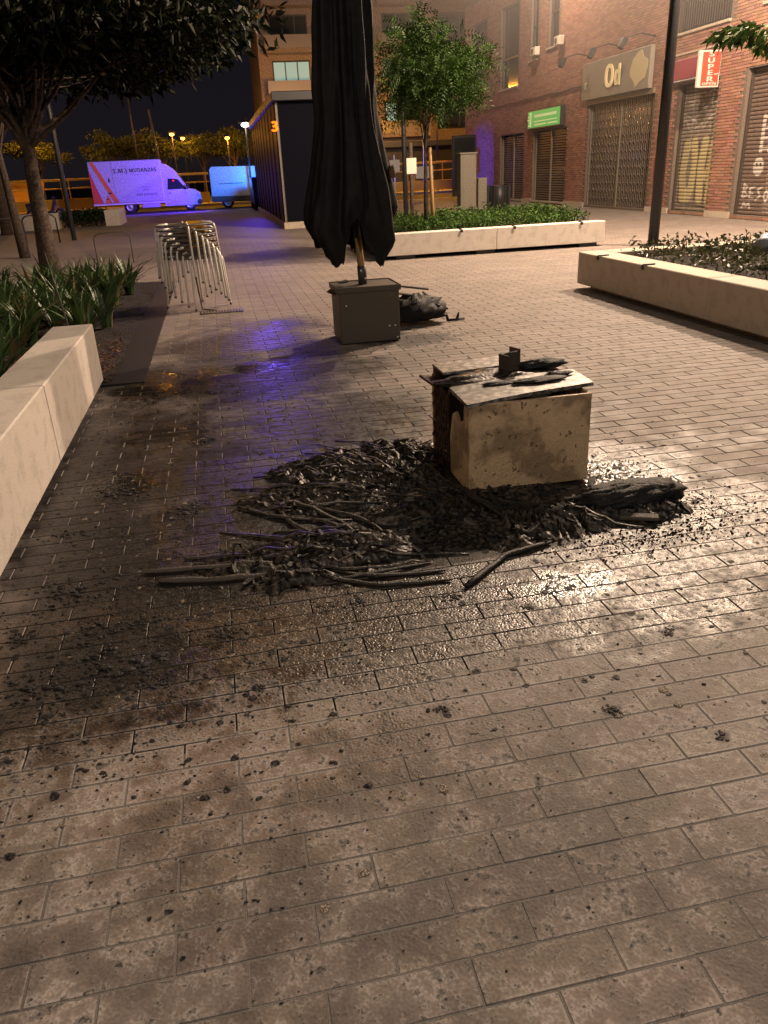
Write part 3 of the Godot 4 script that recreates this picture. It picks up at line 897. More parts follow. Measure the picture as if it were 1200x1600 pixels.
# ------------------------------------------------------------------ burnt parasol base and debris
func burnt_base() -> void:
	mat("scorched_panel", lin(0.36, 0.27, 0.165), 0.55, 0.15, "", 1.0)
	# rust, soot and blistered paint over the panel, in blotches
	var im := Image.create_empty(512, 512, false, Image.FORMAT_RGB8)
	for j in 512:
		for i in 512:
			var x := i / 512.0 * 0.8
			var y := j / 512.0 * 0.8
			var a := nA.get_noise_2d(x * 4.0 + 7.0, y * 4.0)
			var b := nB.get_noise_2d(x * 3.0 + 3.0, y * 3.0)
			var c := nC.get_noise_2d(x * 3.0, y * 3.0)
			var hy := 0.8 - y
			var v := 1.0 + 0.22 * b + 0.14 * c
			var r := 0.47 * v; var g := 0.34 * v; var bl := 0.20 * v
			var cloud := smoothstep(-0.25, 0.35, a * 1.3 + b * 0.25) * 0.8
			r = lerpf(r, 0.18, cloud); g = lerpf(g, 0.125, cloud); bl = lerpf(bl, 0.07, cloud)
			# pitted corrosion, thickest in the lower part of the panel
			var pit := smoothstep(0.02, 0.36, c + b * 0.4 - smoothstep(0.05, 0.38, hy) * 0.32)
			r = lerpf(r, 0.13, pit * 0.5); g = lerpf(g, 0.085, pit * 0.5); bl = lerpf(bl, 0.05, pit * 0.5)
			var so := smoothstep(0.40, 0.52, c * 0.25 + b * 0.95)
			r = lerpf(r, 0.06, so * 0.8); g = lerpf(g, 0.04, so * 0.8); bl = lerpf(bl, 0.028, so * 0.8)
			im.set_pixel(i, j, lin(clampf(r, 0, 1), clampf(g, 0, 1), clampf(bl, 0, 1)))
	var sp: StandardMaterial3D = M.scorched_panel
	sp.albedo_color = Color.WHITE
	sp.albedo_texture = ImageTexture.create_from_image(im)
	sp.uv1_triplanar = true
	sp.uv1_world_triplanar = true
	sp.uv1_scale = Vector3.ONE * 1.25
	sp.uv1_offset = Vector3(-1.25, 0, 0)
	sp.heightmap_enabled = true
	sp.heightmap_texture = TX.rough_bump
	sp.heightmap_scale = 0.15
	mat("rusty_mesh", lin(0.11, 0.055, 0.035), 0.75, 0.3, "speck", 4.0, "rough_bump", 0.6)
	mat("bare_plate", lin(0.30, 0.27, 0.24), 0.45, 0.3, "stains", 1.6, "bump", 0.05)
	var t := thing("burnt_parasol_base", "scorched tan metal parasol base box with warped lid and charred stub", "parasol base", Vector3(1.38, 0, -3.7))
	# front panel
	var st := S()
	rbox(st, Vector3(1.38, 0.235, -3.385), Vector3(0.625, 0.45, 0.02), 0.004)
	part(st, "front_panel", sp, t, true)
	# right side and back
	st = S()
	rbox(st, Vector3(1.685, 0.235, -3.72), Vector3(0.016, 0.45, 0.648), 0.004)
	part(st, "side_panel", sp, t, true)
	st = S()
	rbox(st, Vector3(1.38, 0.235, -4.052), Vector3(0.625, 0.45, 0.014), 0.004)
	part(st, "back_panel", sp, t, true)
	# left side: the sheet that is left, torn at its top rear
	st = S()
	var poly := PackedVector2Array([Vector2(0, 0.01), Vector2(0.30, 0.01), Vector2(0.31, 0.20), Vector2(0.26, 0.34), Vector2(0.20, 0.37), Vector2(0.15, 0.33), Vector2(0.07, 0.36), Vector2(0.06, 0.45), Vector2(0, 0.45)])
	var zy := PackedVector2Array()
	for p in poly:
		zy.append(p)
	var side := S()
	prism(side, zy, 0.0, 0.012)
	var sm := part(side, "torn_side_panel", sp, t, true)
	sm.global_transform = Transform3D(Basis(Vector3(0, 0, -1), Vector3.UP, Vector3(1, 0, 0)), Vector3(1.068, 0, -3.397))
	# concrete ballast inside
	st = S()
	rbox(st, Vector3(1.40, 0.20, -3.72), Vector3(0.52, 0.36, 0.60), 0.02)
	part(st, "ballast", M.char, t, true)
	# rusty perforated strip hanging at the rear corner: rods with beads of slag
	st = S(true)
	for k in 9:
		var z := -4.05 + k * 0.036
		var pts := []
		var rad := []
		for i in 15:
			pts.append(Vector3(1.078 + rng.randfn() * 0.004, 0.02 + i * 0.030, z + rng.randfn() * 0.004))
			rad.append(0.011 if i % 2 else 0.006)
		tube(st, pts, rad, 5)
	part(st, "rusty_lattice", M.rusty_mesh, t, true)
	# lid: front plate, warped up to the right
	st = S()
	var nseg := 8
	var zs := [-3.40 + 0.035, -3.66]
	var f := func(u: float, v: float) -> Vector3:
		var x := lerpf(1.055, 1.735, u)
		var z: float = lerpf(zs[0], zs[1], v) - (0.09 * u if v < 0.5 else 0.05 * u)
		var y := 0.469 + 0.030 * smoothstep(0.1, 1.0, u) + 0.008 * sin(u * 5.0) + 0.010 * v
		return Vector3(x, y, z)
	for i in nseg:
		var u0 := float(i) / nseg
		var u1 := float(i + 1) / nseg
		for k in 2:
			var v0 := k * 0.5
			var v1 := v0 + 0.5
			quad(st, f.call(u0, v0), f.call(u1, v0), f.call(u1, v1), f.call(u0, v1), Vector3.UP)
			var dn := Vector3(0, -0.018, 0)
			quad(st, f.call(u0, v0) + dn, f.call(u1, v0) + dn, f.call(u1, v1) + dn, f.call(u0, v1) + dn, Vector3.DOWN)
		var d := Vector3(0, -0.018, 0)
		quad(st, f.call(u0, 0.0), f.call(u1, 0.0), f.call(u1, 0.0) + d, f.call(u0, 0.0) + d, Vector3(0, 0, 1))
		quad(st, f.call(u0, 1.0), f.call(u1, 1.0), f.call(u1, 1.0) + d, f.call(u0, 1.0) + d, Vector3(0, 0, -1))
	for u in [0.0, 1.0]:
		var d := Vector3(0, -0.018, 0)
		quad(st, f.call(u, 0.0), f.call(u, 1.0), f.call(u, 1.0) + d, f.call(u, 0.0) + d, Vector3(u * 2.0 - 1.0, 0, 0))
	part(st, "front_lid_plate", M.bare_plate, t, true)
	for q in [[1.50, 0.502, -3.56, 0.13, 0.05], [1.30, 0.490, -3.60, 0.10, 0.03], [1.62, 0.508, -3.62, 0.07, 0.035]]:
		st = S(true)
		lump(st, Vector3(q[0], q[1], q[2]), Vector3(q[3], 0.010, q[4]), 18, 1.5, int(q[0] * 50.0))
		part(st, "charred_scrap", M.char, t, true)
	# rear plate, set higher at the left corner
	st = S()
	rbox(st, Vector3(1.30, 0.500, -3.99), Vector3(0.44, 0.014, 0.19), 0.003, Basis.from_euler(Vector3(0.04, 0.05, 0.02)))
	part(st, "rear_lid_plate", M.bare_plate, t, true)
	st = S()
	rbox(st, Vector3(1.095, 0.45, -4.04), Vector3(0.025, 0.10, 0.09), 0.003)
	rbox(st, Vector3(1.055, 0.435, -3.98), Vector3(0.10, 0.014, 0.16), 0.003, Basis.from_euler(Vector3(0.1, 0.2, -0.25)))
	part(st, "bent_corner", M.rusty_mesh, t, true)
	# charred filling between the plates and the stump of the pole
	st = S(true)
	lump(st, Vector3(1.37, 0.475, -3.79), Vector3(0.33, 0.030, 0.15), 24, 0.9, 3)
	part(st, "charred_filling", M.char_wet, t, true)
	st = S(true)
	lump(st, Vector3(1.60, 0.515, -3.80), Vector3(0.14, 0.030, 0.055), 20, 0.8, 4)
	part(st, "charred_lump", M.char, t, true)
	st = S()
	var pb := Basis.from_euler(Vector3(0.03, 0.35, 0.04))
	for sg in [-1.0, 1.0]:
		var tall := 0.13 if sg > 0.0 else 0.105
		rbox(st, Vector3(1.43, 0.48 + tall * 0.5, -3.82) + pb * Vector3(0.036 * sg, 0, 0), Vector3(0.010, tall, 0.082), 0.002, pb)
		rbox(st, Vector3(1.43, 0.48 + tall * 0.48, -3.82) + pb * Vector3(0, 0, 0.036 * sg), Vector3(0.061, tall * 0.94, 0.010), 0.002, pb)
	part(st, "pole_stump", mat("burnt_socket", lin(0.13, 0.095, 0.065), 0.7, 0.2, "speck", 6.0, "rough_bump", 0.4), t, true)

# a rough lump: a squashed ball broken up by noise, with a flat underside
func lump(st: SurfaceTool, c: Vector3, r: Vector3, n: int, rough: float, sd: int) -> void:
	var m := n / 2
	for i in m:
		for j in n:
			var p := []
			for q in [[i, j], [i + 1, j], [i + 1, j + 1], [i, j + 1]]:
				var a: float = PI * q[0] / m
				var b: float = TAU * (q[1] % n) / n
				var v := Vector3(sin(a) * cos(b), cos(a), sin(a) * sin(b))
				var k := 1.0 + rough * (0.35 * nB.get_noise_3d(v.x * 0.5 + sd, v.y * 0.5, v.z * 0.5) + 0.3 * nC.get_noise_3d(v.x * 0.25 + sd, v.y * 0.25, v.z * 0.25))
				var w := v * r * k
				w.y = maxf(w.y, -r.y * 0.4)
				p.append(c + w)
			quad(st, p[0], p[1], p[2], p[3], (p[0] + p[2]) * 0.5 - c)

func heap_height(x: float, z: float) -> float:
	# mounds of what burnt down round the base, with folds fanning out from where the canopy fell
	var h := 0.0
	var wob := nA.get_noise_2d(x * 2.2, z * 2.2)
	for e in [[0.98, -3.2, 0.62, 0.44, 0.085], [1.25, -2.98, 0.58, 0.32, 0.075], [0.52, -3.75, 0.70, 0.66, 0.042], [1.72, -3.05, 0.38, 0.27, 0.06], [0.38, -2.94, 0.74, 0.36, 0.040], [0.9, -4.1, 0.38, 0.34, 0.045]]:
		var dx: float = (x - e[0]) / e[2]
		var dz: float = (z - e[1]) / e[3]
		var d := sqrt(dx * dx + dz * dz) + 0.38 * wob
		h = maxf(h, e[4] * (1.0 - smoothstep(0.10, 1.05, d)))
	if h <= 0.0005:
		return -0.01
	var fx := 0.92 if x < 1.1 else 1.15
	var fz := -3.38 if z < -3.25 or x > 1.1 else -2.92
	var ang := atan2(z - fz, x - fx)
	var dist := Vector2(x - fx, z - fz).length()
	var ridge := 1.0 - absf(nR.get_noise_2d(ang * 1.5 + wob * 0.30 + fz, dist * 0.12)) * 2.4
	var small := 1.0 - absf(nR.get_noise_2d(ang * 3.4 + wob * 0.5 + 7.0, dist * 0.30)) * 2.4
	var fine := nC.get_noise_2d(x * 0.9, z * 1.3)
	var on := smoothstep(0.002, 0.03, h)
	var away := smoothstep(0.08, 0.45, dist)
	ridge *= away
	small *= away
	return h * (0.55 + 0.35 * ridge) + (0.020 * ridge + 0.010 * small + 0.003 * fine + 0.002 * nD.get_noise_2d(x, z)) * on - 0.008

func debris() -> void:
	var t := thing("burnt_debris_heap", "black wet heap of burnt parasol cloth and ribs around the scorched box", "debris", Vector3(1.0, 0, -3.3))
	var st := S(true)
	var step := 0.0105
	var nx := int(2.9 / step)
	var nz := int(2.3 / step)
	var H := PackedFloat32Array()
	H.resize((nx + 1) * (nz + 1))
	for j in nz + 1:
		for i in nx + 1:
			H[j * (nx + 1) + i] = heap_height(-0.7 + i * step, -4.7 + j * step)
	for j in nz:
		for i in nx:
			var hs := [H[j * (nx + 1) + i], H[j * (nx + 1) + i + 1], H[(j + 1) * (nx + 1) + i + 1], H[(j + 1) * (nx + 1) + i]]
			if maxf(maxf(hs[0], hs[1]), maxf(hs[2], hs[3])) < 0.0015:
				continue
			var x := -0.7 + i * step
			var z := -4.7 + j * step
			quad(st, Vector3(x, hs[0], z), Vector3(x + step, hs[1], z), Vector3(x + step, hs[2], z + step), Vector3(x, hs[3], z + step), Vector3.UP)
	part(st, "mound", M.char_wet, t, true)
	# folds of burnt cloth and thin ribs lying fanwise on the mound
	var fans := [
		[Vector2(0.72, -3.40), Vector2(0.10, -3.98), 6, 0.5, 0.009],
		[Vector2(0.90, -3.55), Vector2(0.35, -4.28), 5, 0.5, 0.007],
		[Vector2(0.45, -3.15), Vector2(0.06, -3.60), 5, 0.35, 0.011],
		[Vector2(0.42, -2.95), Vector2(-0.27, -3.22), 4, 0.3, 0.011],
		[Vector2(0.75, -2.70), Vector2(0.20, -2.80), 4, 0.2, 0.009],
		[Vector2(1.25, -3.10), Vector2(1.70, -2.80), 4, 0.5, 0.008],
		[Vector2(1.0, -4.05), Vector2(0.60, -4.40), 4, 0.4, 0.007],
	]
	for fan in fans:
		var from: Vector2 = fan[0]
		var to: Vector2 = fan[1]
		for k in fan[2]:
			var turn: float = (float(k) / fan[2] - 0.5) * fan[3] * 2.0 + rng.randfn() * 0.05
			var d := (to - from).rotated(turn) * rng.randf_range(0.6, 1.05)
			var start := from + Vector2(rng.randfn(), rng.randfn()) * 0.07
			var bend := rng.randfn() * 0.08
			var pts := []
			var rad := []
			for i in 10:
				var u := i / 9.0
				var q := start + d * u + d.orthogonal() * bend * sin(u * PI)
				pts.append(Vector3(q.x, maxf(heap_height(q.x, q.y), 0.0) + 0.002 + 0.008 * sin(u * PI) + rng.randf() * 0.003, q.y))
				rad.append(fan[4] * (0.7 + 0.5 * sin(u * PI)) * rng.randf_range(0.8, 1.2))
			var s2 := S(true)
			tube(s2, pts, rad, 7, true, 0.55)
			part(s2, "cloth_fold" if k % 3 else "rib", M.char_wet if k % 3 else M.char_wood, t, true)
	# upright curls of cloth
	for k in 16:
		var c := Vector2(0.08, -2.93) + Vector2(rng.randfn() * 0.16, rng.randfn() * 0.06) if k < 8 else Vector2(0.7, -3.75) + Vector2(rng.randfn() * 0.3, rng.randfn() * 0.25)
		if heap_height(c.x, c.y) < 0.012:
			continue
		var pts := []
		var hh := rng.randf_range(0.03, 0.09)
		for i in 6:
			var u := i / 5.0
			pts.append(Vector3(c.x + 0.05 * u * u * rng.randf_range(0.5, 1.2), maxf(heap_height(c.x, c.y), 0.0) + hh * sin(u * 2.4), c.y - 0.05 * u))
		var s2 := S(true)
		tube(s2, pts, [0.010, 0.012, 0.012, 0.011, 0.009, 0.004], 6, true, 0.5)
		part(s2, "cloth_curl", M.char_wood, t, true)
	# long pieces lying at the front edge
	var bars := [
		[[-0.47, -2.99], [-0.19, -2.95], [0.06, -2.90], 0.013], [[-0.40, -2.89], [-0.14, -2.83], [0.09, -2.81], 0.015],
		[[0.22, -2.82], [0.46, -2.68], [0.74, -2.65], 0.010], [[0.24, -2.73], [0.48, -2.60], [0.74, -2.57], 0.011],
		[[0.97, -3.41], [1.03, -3.19], [1.17, -2.88], 0.015], [[0.78, -2.50], [1.01, -2.70], [1.24, -2.76], 0.015],
	]
	for k in bars.size():
		var b = bars[k]
		var o := thing("charred_rib", ["grey-brown charred rib at the heap's tail, the one toward the box", "grey-brown charred rib at the heap's tail, outermost of the pair", "thin charred rib along the heap's front edge, against the heap", "thin charred rib along the heap's front edge, out on bare paving", "charred stick leaning from the heap against the scorched box", "charred stick at the front corner of the heap beside the box"][k], "rib", Vector3(b[1][0], 0, b[1][1]), "charred ribs round the heap")
		var pts := []
		for i in 9:
			var u := i / 8.0
			var q := Vector2(b[0][0], b[0][1]).lerp(Vector2(b[1][0], b[1][1]), u * 2.0) if u < 0.5 else Vector2(b[1][0], b[1][1]).lerp(Vector2(b[2][0], b[2][1]), u * 2.0 - 1.0)
			var lift: float = maxf(heap_height(q.x, q.y), 0.0) + b[3] * 0.8
			if k == 4:
				lift += 0.07 * (1.0 - u)
			pts.append(Vector3(q.x, lift * 0.8 + 0.0015 * sin(i * 1.7), q.y + 0.002 * sin(i * 2.3)))
		var s2 := S(true)
		tube(s2, pts, [b[3] * 0.7, b[3], b[3] * 1.05, b[3] * 0.9, b[3], b[3] * 1.1, b[3] * 0.95, b[3] * 0.9, b[3] * 0.5], 8, true, 0.8)
		part(s2, "stick", M.ash_wood if k < 2 else M.char_wood, o, true)
	# big charred chunk to the right of the box, hollow underneath
	t = thing("charred_chunk", "large charred log-like chunk lying right of the scorched box", "debris", Vector3(1.75, 0, -3.0))
	st = S(true)
	lump(st, Vector3(1.76, 0.055, -3.04), Vector3(0.26, 0.055, 0.11), 40, 0.7, 11)
	part(st, "crust", M.char, t, true)
	st = S()
	rbox(st, Vector3(1.70, 0.022, -2.86), Vector3(0.17, 0.02, 0.045), 0.005, Basis.from_euler(Vector3(0.1, -0.5, 0.05)))
	part(st, "splinter", M.ash_wood, t, true)
	# clods of wet soot dropped over the paving
	for s in CLODS:
		var o := thing("soot_clod", "small flat clod of wet black soot lying on the paving", "debris", Vector3(s[0], 0, s[1]), "soot clods on the paving")
		var s2 := S(true)
		var drift: Vector2 = Vector2(rng.randfn(), rng.randfn()).normalized() * s[2] * 0.7
		for k in int(22 + s[2] * 420):
			var u := rng.randfn()
			var off := Vector3(drift.x * u + rng.randfn() * s[2] * 0.38, 0.002, drift.y * u + rng.randfn() * s[2] * 0.30)
			var q: float = (0.0035 + s[2] * 0.09 * pow(rng.randf(), 2.5)) * exp(-u * u * 0.4)
			lump(s2, off, Vector3(q * rng.randf_range(0.8, 1.5), q * 0.25, q), 8, 2.0, rng.randi() % 90)
		part(s2, "soot", M.char, o)

func scatter(called: String, label: String, n: int, spots: Array, sizes: Vector2, m: Material, flat: float, sd: int) -> void:
	var st := S()
	lump(st, Vector3.ZERO, Vector3(1.0, flat, 0.75), 7, 1.6, sd)
	var mm := MultiMesh.new()
	mm.transform_format = MultiMesh.TRANSFORM_3D
	mm.mesh = done(st)
	mm.instance_count = n
	for k in n:
		var e = spots[rng.randi() % spots.size()]
		var p := Vector3(e[0] + rng.randfn() * e[2], 0, e[1] + rng.randfn() * e[3])
		while p.x < -1.0 or (heap_height(p.x, p.z) > 0.01 and rng.randf() < 0.9) or (p.x > 1.05 and p.x < 1.72 and p.z > -4.08 and p.z < -3.36):
			p = Vector3(e[0] + rng.randfn() * e[2], 0, e[1] + rng.randfn() * e[3])
		var s := sizes.x * pow(sizes.y / sizes.x, pow(rng.randf(), 2.2))
		p.y = maxf(heap_height(p.x, p.z), 0.0) + s * flat * 0.35
		mm.set_instance_transform(k, Transform3D(Basis(Vector3.UP, rng.randf() * TAU).scaled(Vector3(s, s * rng.randf_range(0.7, 1.6), s * rng.randf_range(0.5, 1.2))), p))
	var o := MultiMeshInstance3D.new()
	o.name = called
	o.multimesh = mm
	o.material_override = m
	add_child(o)
	o.set_meta("kind", "stuff")
	tag(o, label, "debris")

func heap_scraps(called: String, label: String, n: int, m: Material) -> void:
	var st := S()
	var pts := [Vector3(-0.5, 0.0, -0.18), Vector3(-0.1, 0.06, -0.24), Vector3(0.38, -0.02, -0.15), Vector3(0.5, 0.05, 0.12), Vector3(0.0, 0.0, 0.22), Vector3(-0.42, 0.05, 0.16)]
	for k in 6:
		tri(st, Vector3(0, 0.05, 0), pts[k], pts[(k + 1) % 6], Vector3.UP)
		tri(st, Vector3(0, 0.0, 0), pts[k] - Vector3(0, 0.05, 0), pts[(k + 1) % 6] - Vector3(0, 0.05, 0), Vector3.DOWN)
		quad(st, pts[k], pts[(k + 1) % 6], pts[(k + 1) % 6] - Vector3(0, 0.05, 0), pts[k] - Vector3(0, 0.05, 0), pts[k])
	var mm := MultiMesh.new()
	mm.transform_format = MultiMesh.TRANSFORM_3D
	mm.mesh = done(st)
	mm.instance_count = n
	for k in n:
		var p := Vector3.ZERO
		while true:
			p = Vector3(rng.randf_range(-0.4, 2.1), 0, rng.randf_range(-4.45, -2.5))
			p.y = heap_height(p.x, p.z)
			if p.y > 0.006 and not (p.x > 1.04 and p.x < 1.72 and p.z > -4.1 and p.z < -3.36):
				break
		var q := rng.randf_range(0.02, 0.085) * rng.randf_range(0.5, 1.0)
		var lean := Basis.from_euler(Vector3(rng.randfn() * 0.35, rng.randf() * TAU, rng.randfn() * 0.35))
		mm.set_instance_transform(k, Transform3D(lean.scaled_local(Vector3(q * rng.randf_range(0.8, 2.0), q * 0.8, q)), p + Vector3(0, 0.004, 0)))
	var o := MultiMeshInstance3D.new()
	o.name = called
	o.multimesh = mm
	o.material_override = m
	add_child(o)
	o.set_meta("kind", "stuff")
	tag(o, label, "debris")

func crumbs() -> void:
	heap_scraps("burnt_scraps", "curled black scraps of burnt cloth and board on the heap", 520, M.char)
	heap_scraps("ashen_scraps", "grey-brown ashen scraps mixed into the black heap", 150, M.ash_wood)
	var all := [[0.2, -3.0, 0.9, 0.6], [-0.3, -2.5, 0.5, 0.4], [-0.4, -4.3, 0.5, 0.9], [1.6, -2.8, 0.5, 0.5], [0.5, -2.2, 0.8, 0.4], [0.8, -4.6, 0.9, 0.7], [-0.3, -6.0, 0.6, 0.5], [2.2, -3.4, 0.6, 0.6], [1.9, -7.3, 0.7, 0.5]]
	var left := [[-0.5, -3.2, 0.3, 0.5], [-0.6, -2.4, 0.25, 0.35], [-0.5, -4.6, 0.35, 0.6], [-0.2, -2.1, 0.4, 0.3], [-0.5, -5.9, 0.3, 0.3]]
	scatter("char_crumbs", "black charcoal crumbs strewn all over the wet paving", 6500, all + left + left, Vector2(0.0012, 0.0075), M.char, 0.35, 31)
	scatter("soot_flakes", "thin black flakes of burnt cloth strewn over the paving", 3800, all + left + left + [[0.0, -4.9, 0.6, 0.7], [0.6, -2.3, 0.7, 0.3]], Vector2(0.003, 0.019), M.char, 0.10, 32)
	var pale := [[-0.5, -3.9, 0.3, 0.5], [-0.1, -3.2, 0.5, 0.4], [0.2, -2.6, 0.4, 0.2], [0.1, -1.9, 0.6, 0.4], [-0.3, -4.8, 0.3, 0.4], [0.9, -1.9, 0.5, 0.5]]
	scatter("ash_flakes", "small pale flakes of ash and paper among the charcoal crumbs", 620, pale, Vector2(0.002, 0.020), mat("ash_flake", lin(0.34, 0.28, 0.21), 0.8, 0.0, "soots", 8.0), 0.10, 33)
	scatter("near_grit", "fine black grit and soot flakes strewn over the ashy dry pavers", 1500, [[0.3, -1.5, 0.7, 0.35], [0.9, -1.7, 0.5, 0.35], [-0.2, -1.6, 0.4, 0.3]], Vector2(0.0008, 0.0058), M.char, 0.25, 35)
	# glints: gritty wet soot beside the box
	scatter("wet_grit", "glistening wet black grit spread right of the scorched box", 2200, [[1.85, -3.4, 0.13, 0.16], [1.95, -2.85, 0.2, 0.12], [1.6, -2.68, 0.22, 0.07]], Vector2(0.002, 0.008), mat("wet_grit", lin(0.02, 0.018, 0.016), 0.12), 0.7, 34)

# ------------------------------------------------------------------ closed, scorched parasol on its box
func parasol() -> void:
	var t := thing("parasol_base", "intact dark brown metal base box holding the scorched closed parasol", "parasol base", Vector3(1.31, 0, -7.43))
	var st := S()
	rbox(st, Vector3(1.31, 0.245, -7.43), Vector3(0.565, 0.47, 0.50), 0.006)
	part(st, "body", M.box_paint, t, true)
	st = S()
	rbox(st, Vector3(1.31, 0.497, -7.175), Vector3(0.60, 0.05, 0.012), 0.003)
	rbox(st, Vector3(1.31, 0.497, -7.685), Vector3(0.60, 0.05, 0.012), 0.003)
	rbox(st, Vector3(1.015, 0.497, -7.43), Vector3(0.012, 0.05, 0.497), 0.003)
	rbox(st, Vector3(1.605, 0.497, -7.43), Vector3(0.012, 0.05, 0.497), 0.003)
	rbox(st, Vector3(1.31, 0.507, -7.43), Vector3(0.577, 0.012, 0.497), 0.003)
	part(st, "lid", M.box_paint, t, true)
	st = S()
	rbox(st, Vector3(0.995, 0.47, -7.35), Vector3(0.05, 0.008, 0.26), 0.002, Basis.from_euler(Vector3(0, 0.15, 0.5)))
	rbox(st, Vector3(1.14, 0.525, -7.6), Vector3(0.10, 0.012, 0.05), 0.004, Basis.from_euler(Vector3(0.2, 0.3, 0.1)))
	part(st, "bent_flap", M.dark_steel, t, true)
	# silver scribble on the front
	st = S()
	var last := Vector3.ZERO
	for k in 46:
		var u := k / 45.0
		var p := Vector3(1.42 + 0.15 * u + 0.025 * sin(k * 2.1), 0.42 + 0.035 * sin(k * 1.37) + 0.02 * cos(k * 0.7), -7.1785)
		if k:
			tube(st, [last, p], 0.0022, 4, false, 0.5)
		last = p
	part(st, "scribble", mat("silver_marker", lin(0.26, 0.22, 0.13), 0.5, 0.3), t, true)
	st = S()
	for p in [[1.09, 0.36], [1.565, 0.04], [1.49, 0.15], [1.545, 0.15]]:
		rbox(st, Vector3(p[0], p[1], -7.178), Vector3(0.016, 0.012, 0.006), 0.002)
	part(st, "rivet", M.aluminium, t, true)
	# parasol
	t = thing("closed_parasol", "closed parasol with charred black canopy hanging above its dark box", "parasol", Vector3(1.30, 0.51, -7.43))
	st = S(true)
	tube(st, [Vector3(1.30, 0.513, -7.43), Vector3(1.296, 0.68, -7.43)], 0.043, 16)
	part(st, "steel_sleeve", M.black_paint, t, true)
	st = S()
	for p in [[-0.02, 0.64], [0.02, 0.57]]:
		lathe(st, Vector3(1.30 + p[0], p[1], -7.385), [[0.0, 0.006], [0.008, 0.004], [0.008, 0.0]], 8, Basis(Vector3.RIGHT, PI / 2))
	part(st, "bolt", M.aluminium, t, true)
	st = S(true)
	tube(st, [Vector3(1.296, 0.65, -7.43), Vector3(1.285, 0.80, -7.43), Vector3(1.275, 0.93, -7.43)], [0.034, 0.033, 0.034], 14)
	part(st, "wooden_pole", M.pine, t, true)
	st = S(true)
	tube(st, [Vector3(1.275, 0.90, -7.43), Vector3(1.26, 1.15, -7.43), Vector3(1.24, 2.0, -7.43), Vector3(1.24, 3.3, -7.43)], [0.031, 0.037, 0.036, 0.035], 14)
	part(st, "charred_pole", M.char_wood, t, true)
	# canopy: one cloth of one colour, hanging in folds; the numbers below only shape it
	st = S(true)
	var na := 120
	var nh := 46
	var grid := []
	for i in nh + 1:
		var u := float(i) / nh
		var ring := []
		for k in na:
			var a := TAU * k / na
			var lob := 0.0
			for e in [[0.85, 0.28, 0.34], [2.25, 0.26, 0.36], [1.57, -0.16, 0.22], [3.6, 0.12, 0.4], [5.0, 0.2, 0.4]]:
				var da := wrapf(a - e[0], -PI, PI)
				lob += e[1] * exp(-da * da / (e[2] * e[2]))
			var yb := 0.96 - lob + 0.05 * nC.get_noise_2d(a * 0.35, 3.0) + 0.035 * nD.get_noise_2d(a * 0.4, 5.0)
			var y := lerpf(yb, 3.35, u)
			var girth := lerpf(0.47, 0.25, smoothstep(0.8, 2.0, y)) * lerpf(1.0, 0.8, smoothstep(2.0, 3.35, y))
			girth *= lerpf(0.72, 1.0, smoothstep(0.0, 0.10, u))
			var fold := 0.17 * sin(a * 8.0 + 0.8 * sin(y * 1.1) + 1.2 * nA.get_noise_2d(y * 0.5, 2.0)) + 0.08 * sin(a * 17.0 + y * 1.4) + 0.10 * nA.get_noise_3d(cos(a) * 1.2, y * 0.8, sin(a) * 1.2) + 0.05 * nB.get_noise_3d(cos(a) * 0.5, y * 0.35, sin(a) * 0.5)
			fold *= lerpf(0.75, 1.0, smoothstep(0.05, 0.4, u))
			var r := girth * (0.90 + fold)
			var cx := 1.225 + 0.02 * smoothstep(0.8, 3.0, y)
			ring.append(Vector3(cx + cos(a) * r, y, -7.43 + sin(a) * r * 0.85))
		grid.append(ring)
	for i in nh:
		for k in na:
			var k2 := (k + 1) % na
			var o := Vector3(cos(TAU * k / na), 0.1, sin(TAU * k / na))
			quad(st, grid[i][k], grid[i][k2], grid[i + 1][k2], grid[i + 1][k], o)
	part(st, "canopy", M.cloth_black, t, true)
	# knot of scorched strap on the right flank
	st = S(true)
	lump(st, Vector3(1.60, 1.45, -7.36), Vector3(0.035, 0.075, 0.035), 14, 1.6, 17)
	part(st, "scorched_strap", mat("strap", lin(0.23, 0.15, 0.07), 0.8, 0.0, "speck", 8.0), t, true)
	# black wreck behind the box
	t = thing("burnt_chair_wreck", "collapsed black burnt folding chair behind the brown base box", "debris", Vector3(1.95, 0, -8.0))
	var slats := [[Vector3(1.55, 0.42, -8.1), Vector3(2.10, 0.33, -8.05), 0.035, 0.0], [Vector3(1.55, 0.36, -8.0), Vector3(2.14, 0.25, -7.95), 0.04, 1.0], [Vector3(1.55, 0.30, -7.95), Vector3(2.18, 0.18, -7.9), 0.04, 0.0], [Vector3(2.05, 0.30, -8.1), Vector3(2.30, 0.12, -8.0), 0.03, 0.0], [Vector3(1.55, 0.2, -7.9), Vector3(2.25, 0.08, -7.88), 0.045, 0.0]]
	for s in slats:
		var s2 := S()
		var d: Vector3 = s[1] - s[0]
		rbox(s2, (s[0] + s[1]) * 0.5, Vector3(d.length(), 0.018, s[2] * 2.0), 0.004, Basis(d.normalized(), Vector3.UP.cross(d).cross(d).normalized() * -1.0, d.normalized().cross(Vector3.UP.cross(d).cross(d).normalized() * -1.0)))
		part(s2, "slat", M.ash_wood if s[3] > 0.5 else M.char_wood, t, true)
	var s3 := S(true)
	lump(s3, Vector3(1.90, 0.12, -7.98), Vector3(0.36, 0.17, 0.22), 30, 1.0, 23)
	part(s3, "melted_seat", M.char, t, true)
	t = thing("charred_scrap", "small upright charred scrap beside the burnt wreck", "debris", Vector3(2.36, 0, -7.95))
	s3 = S(true)
	tube(s3, [Vector3(-0.09, 0.012, 0), Vector3(0.1, 0.016, 0.01)], 0.012, 6)
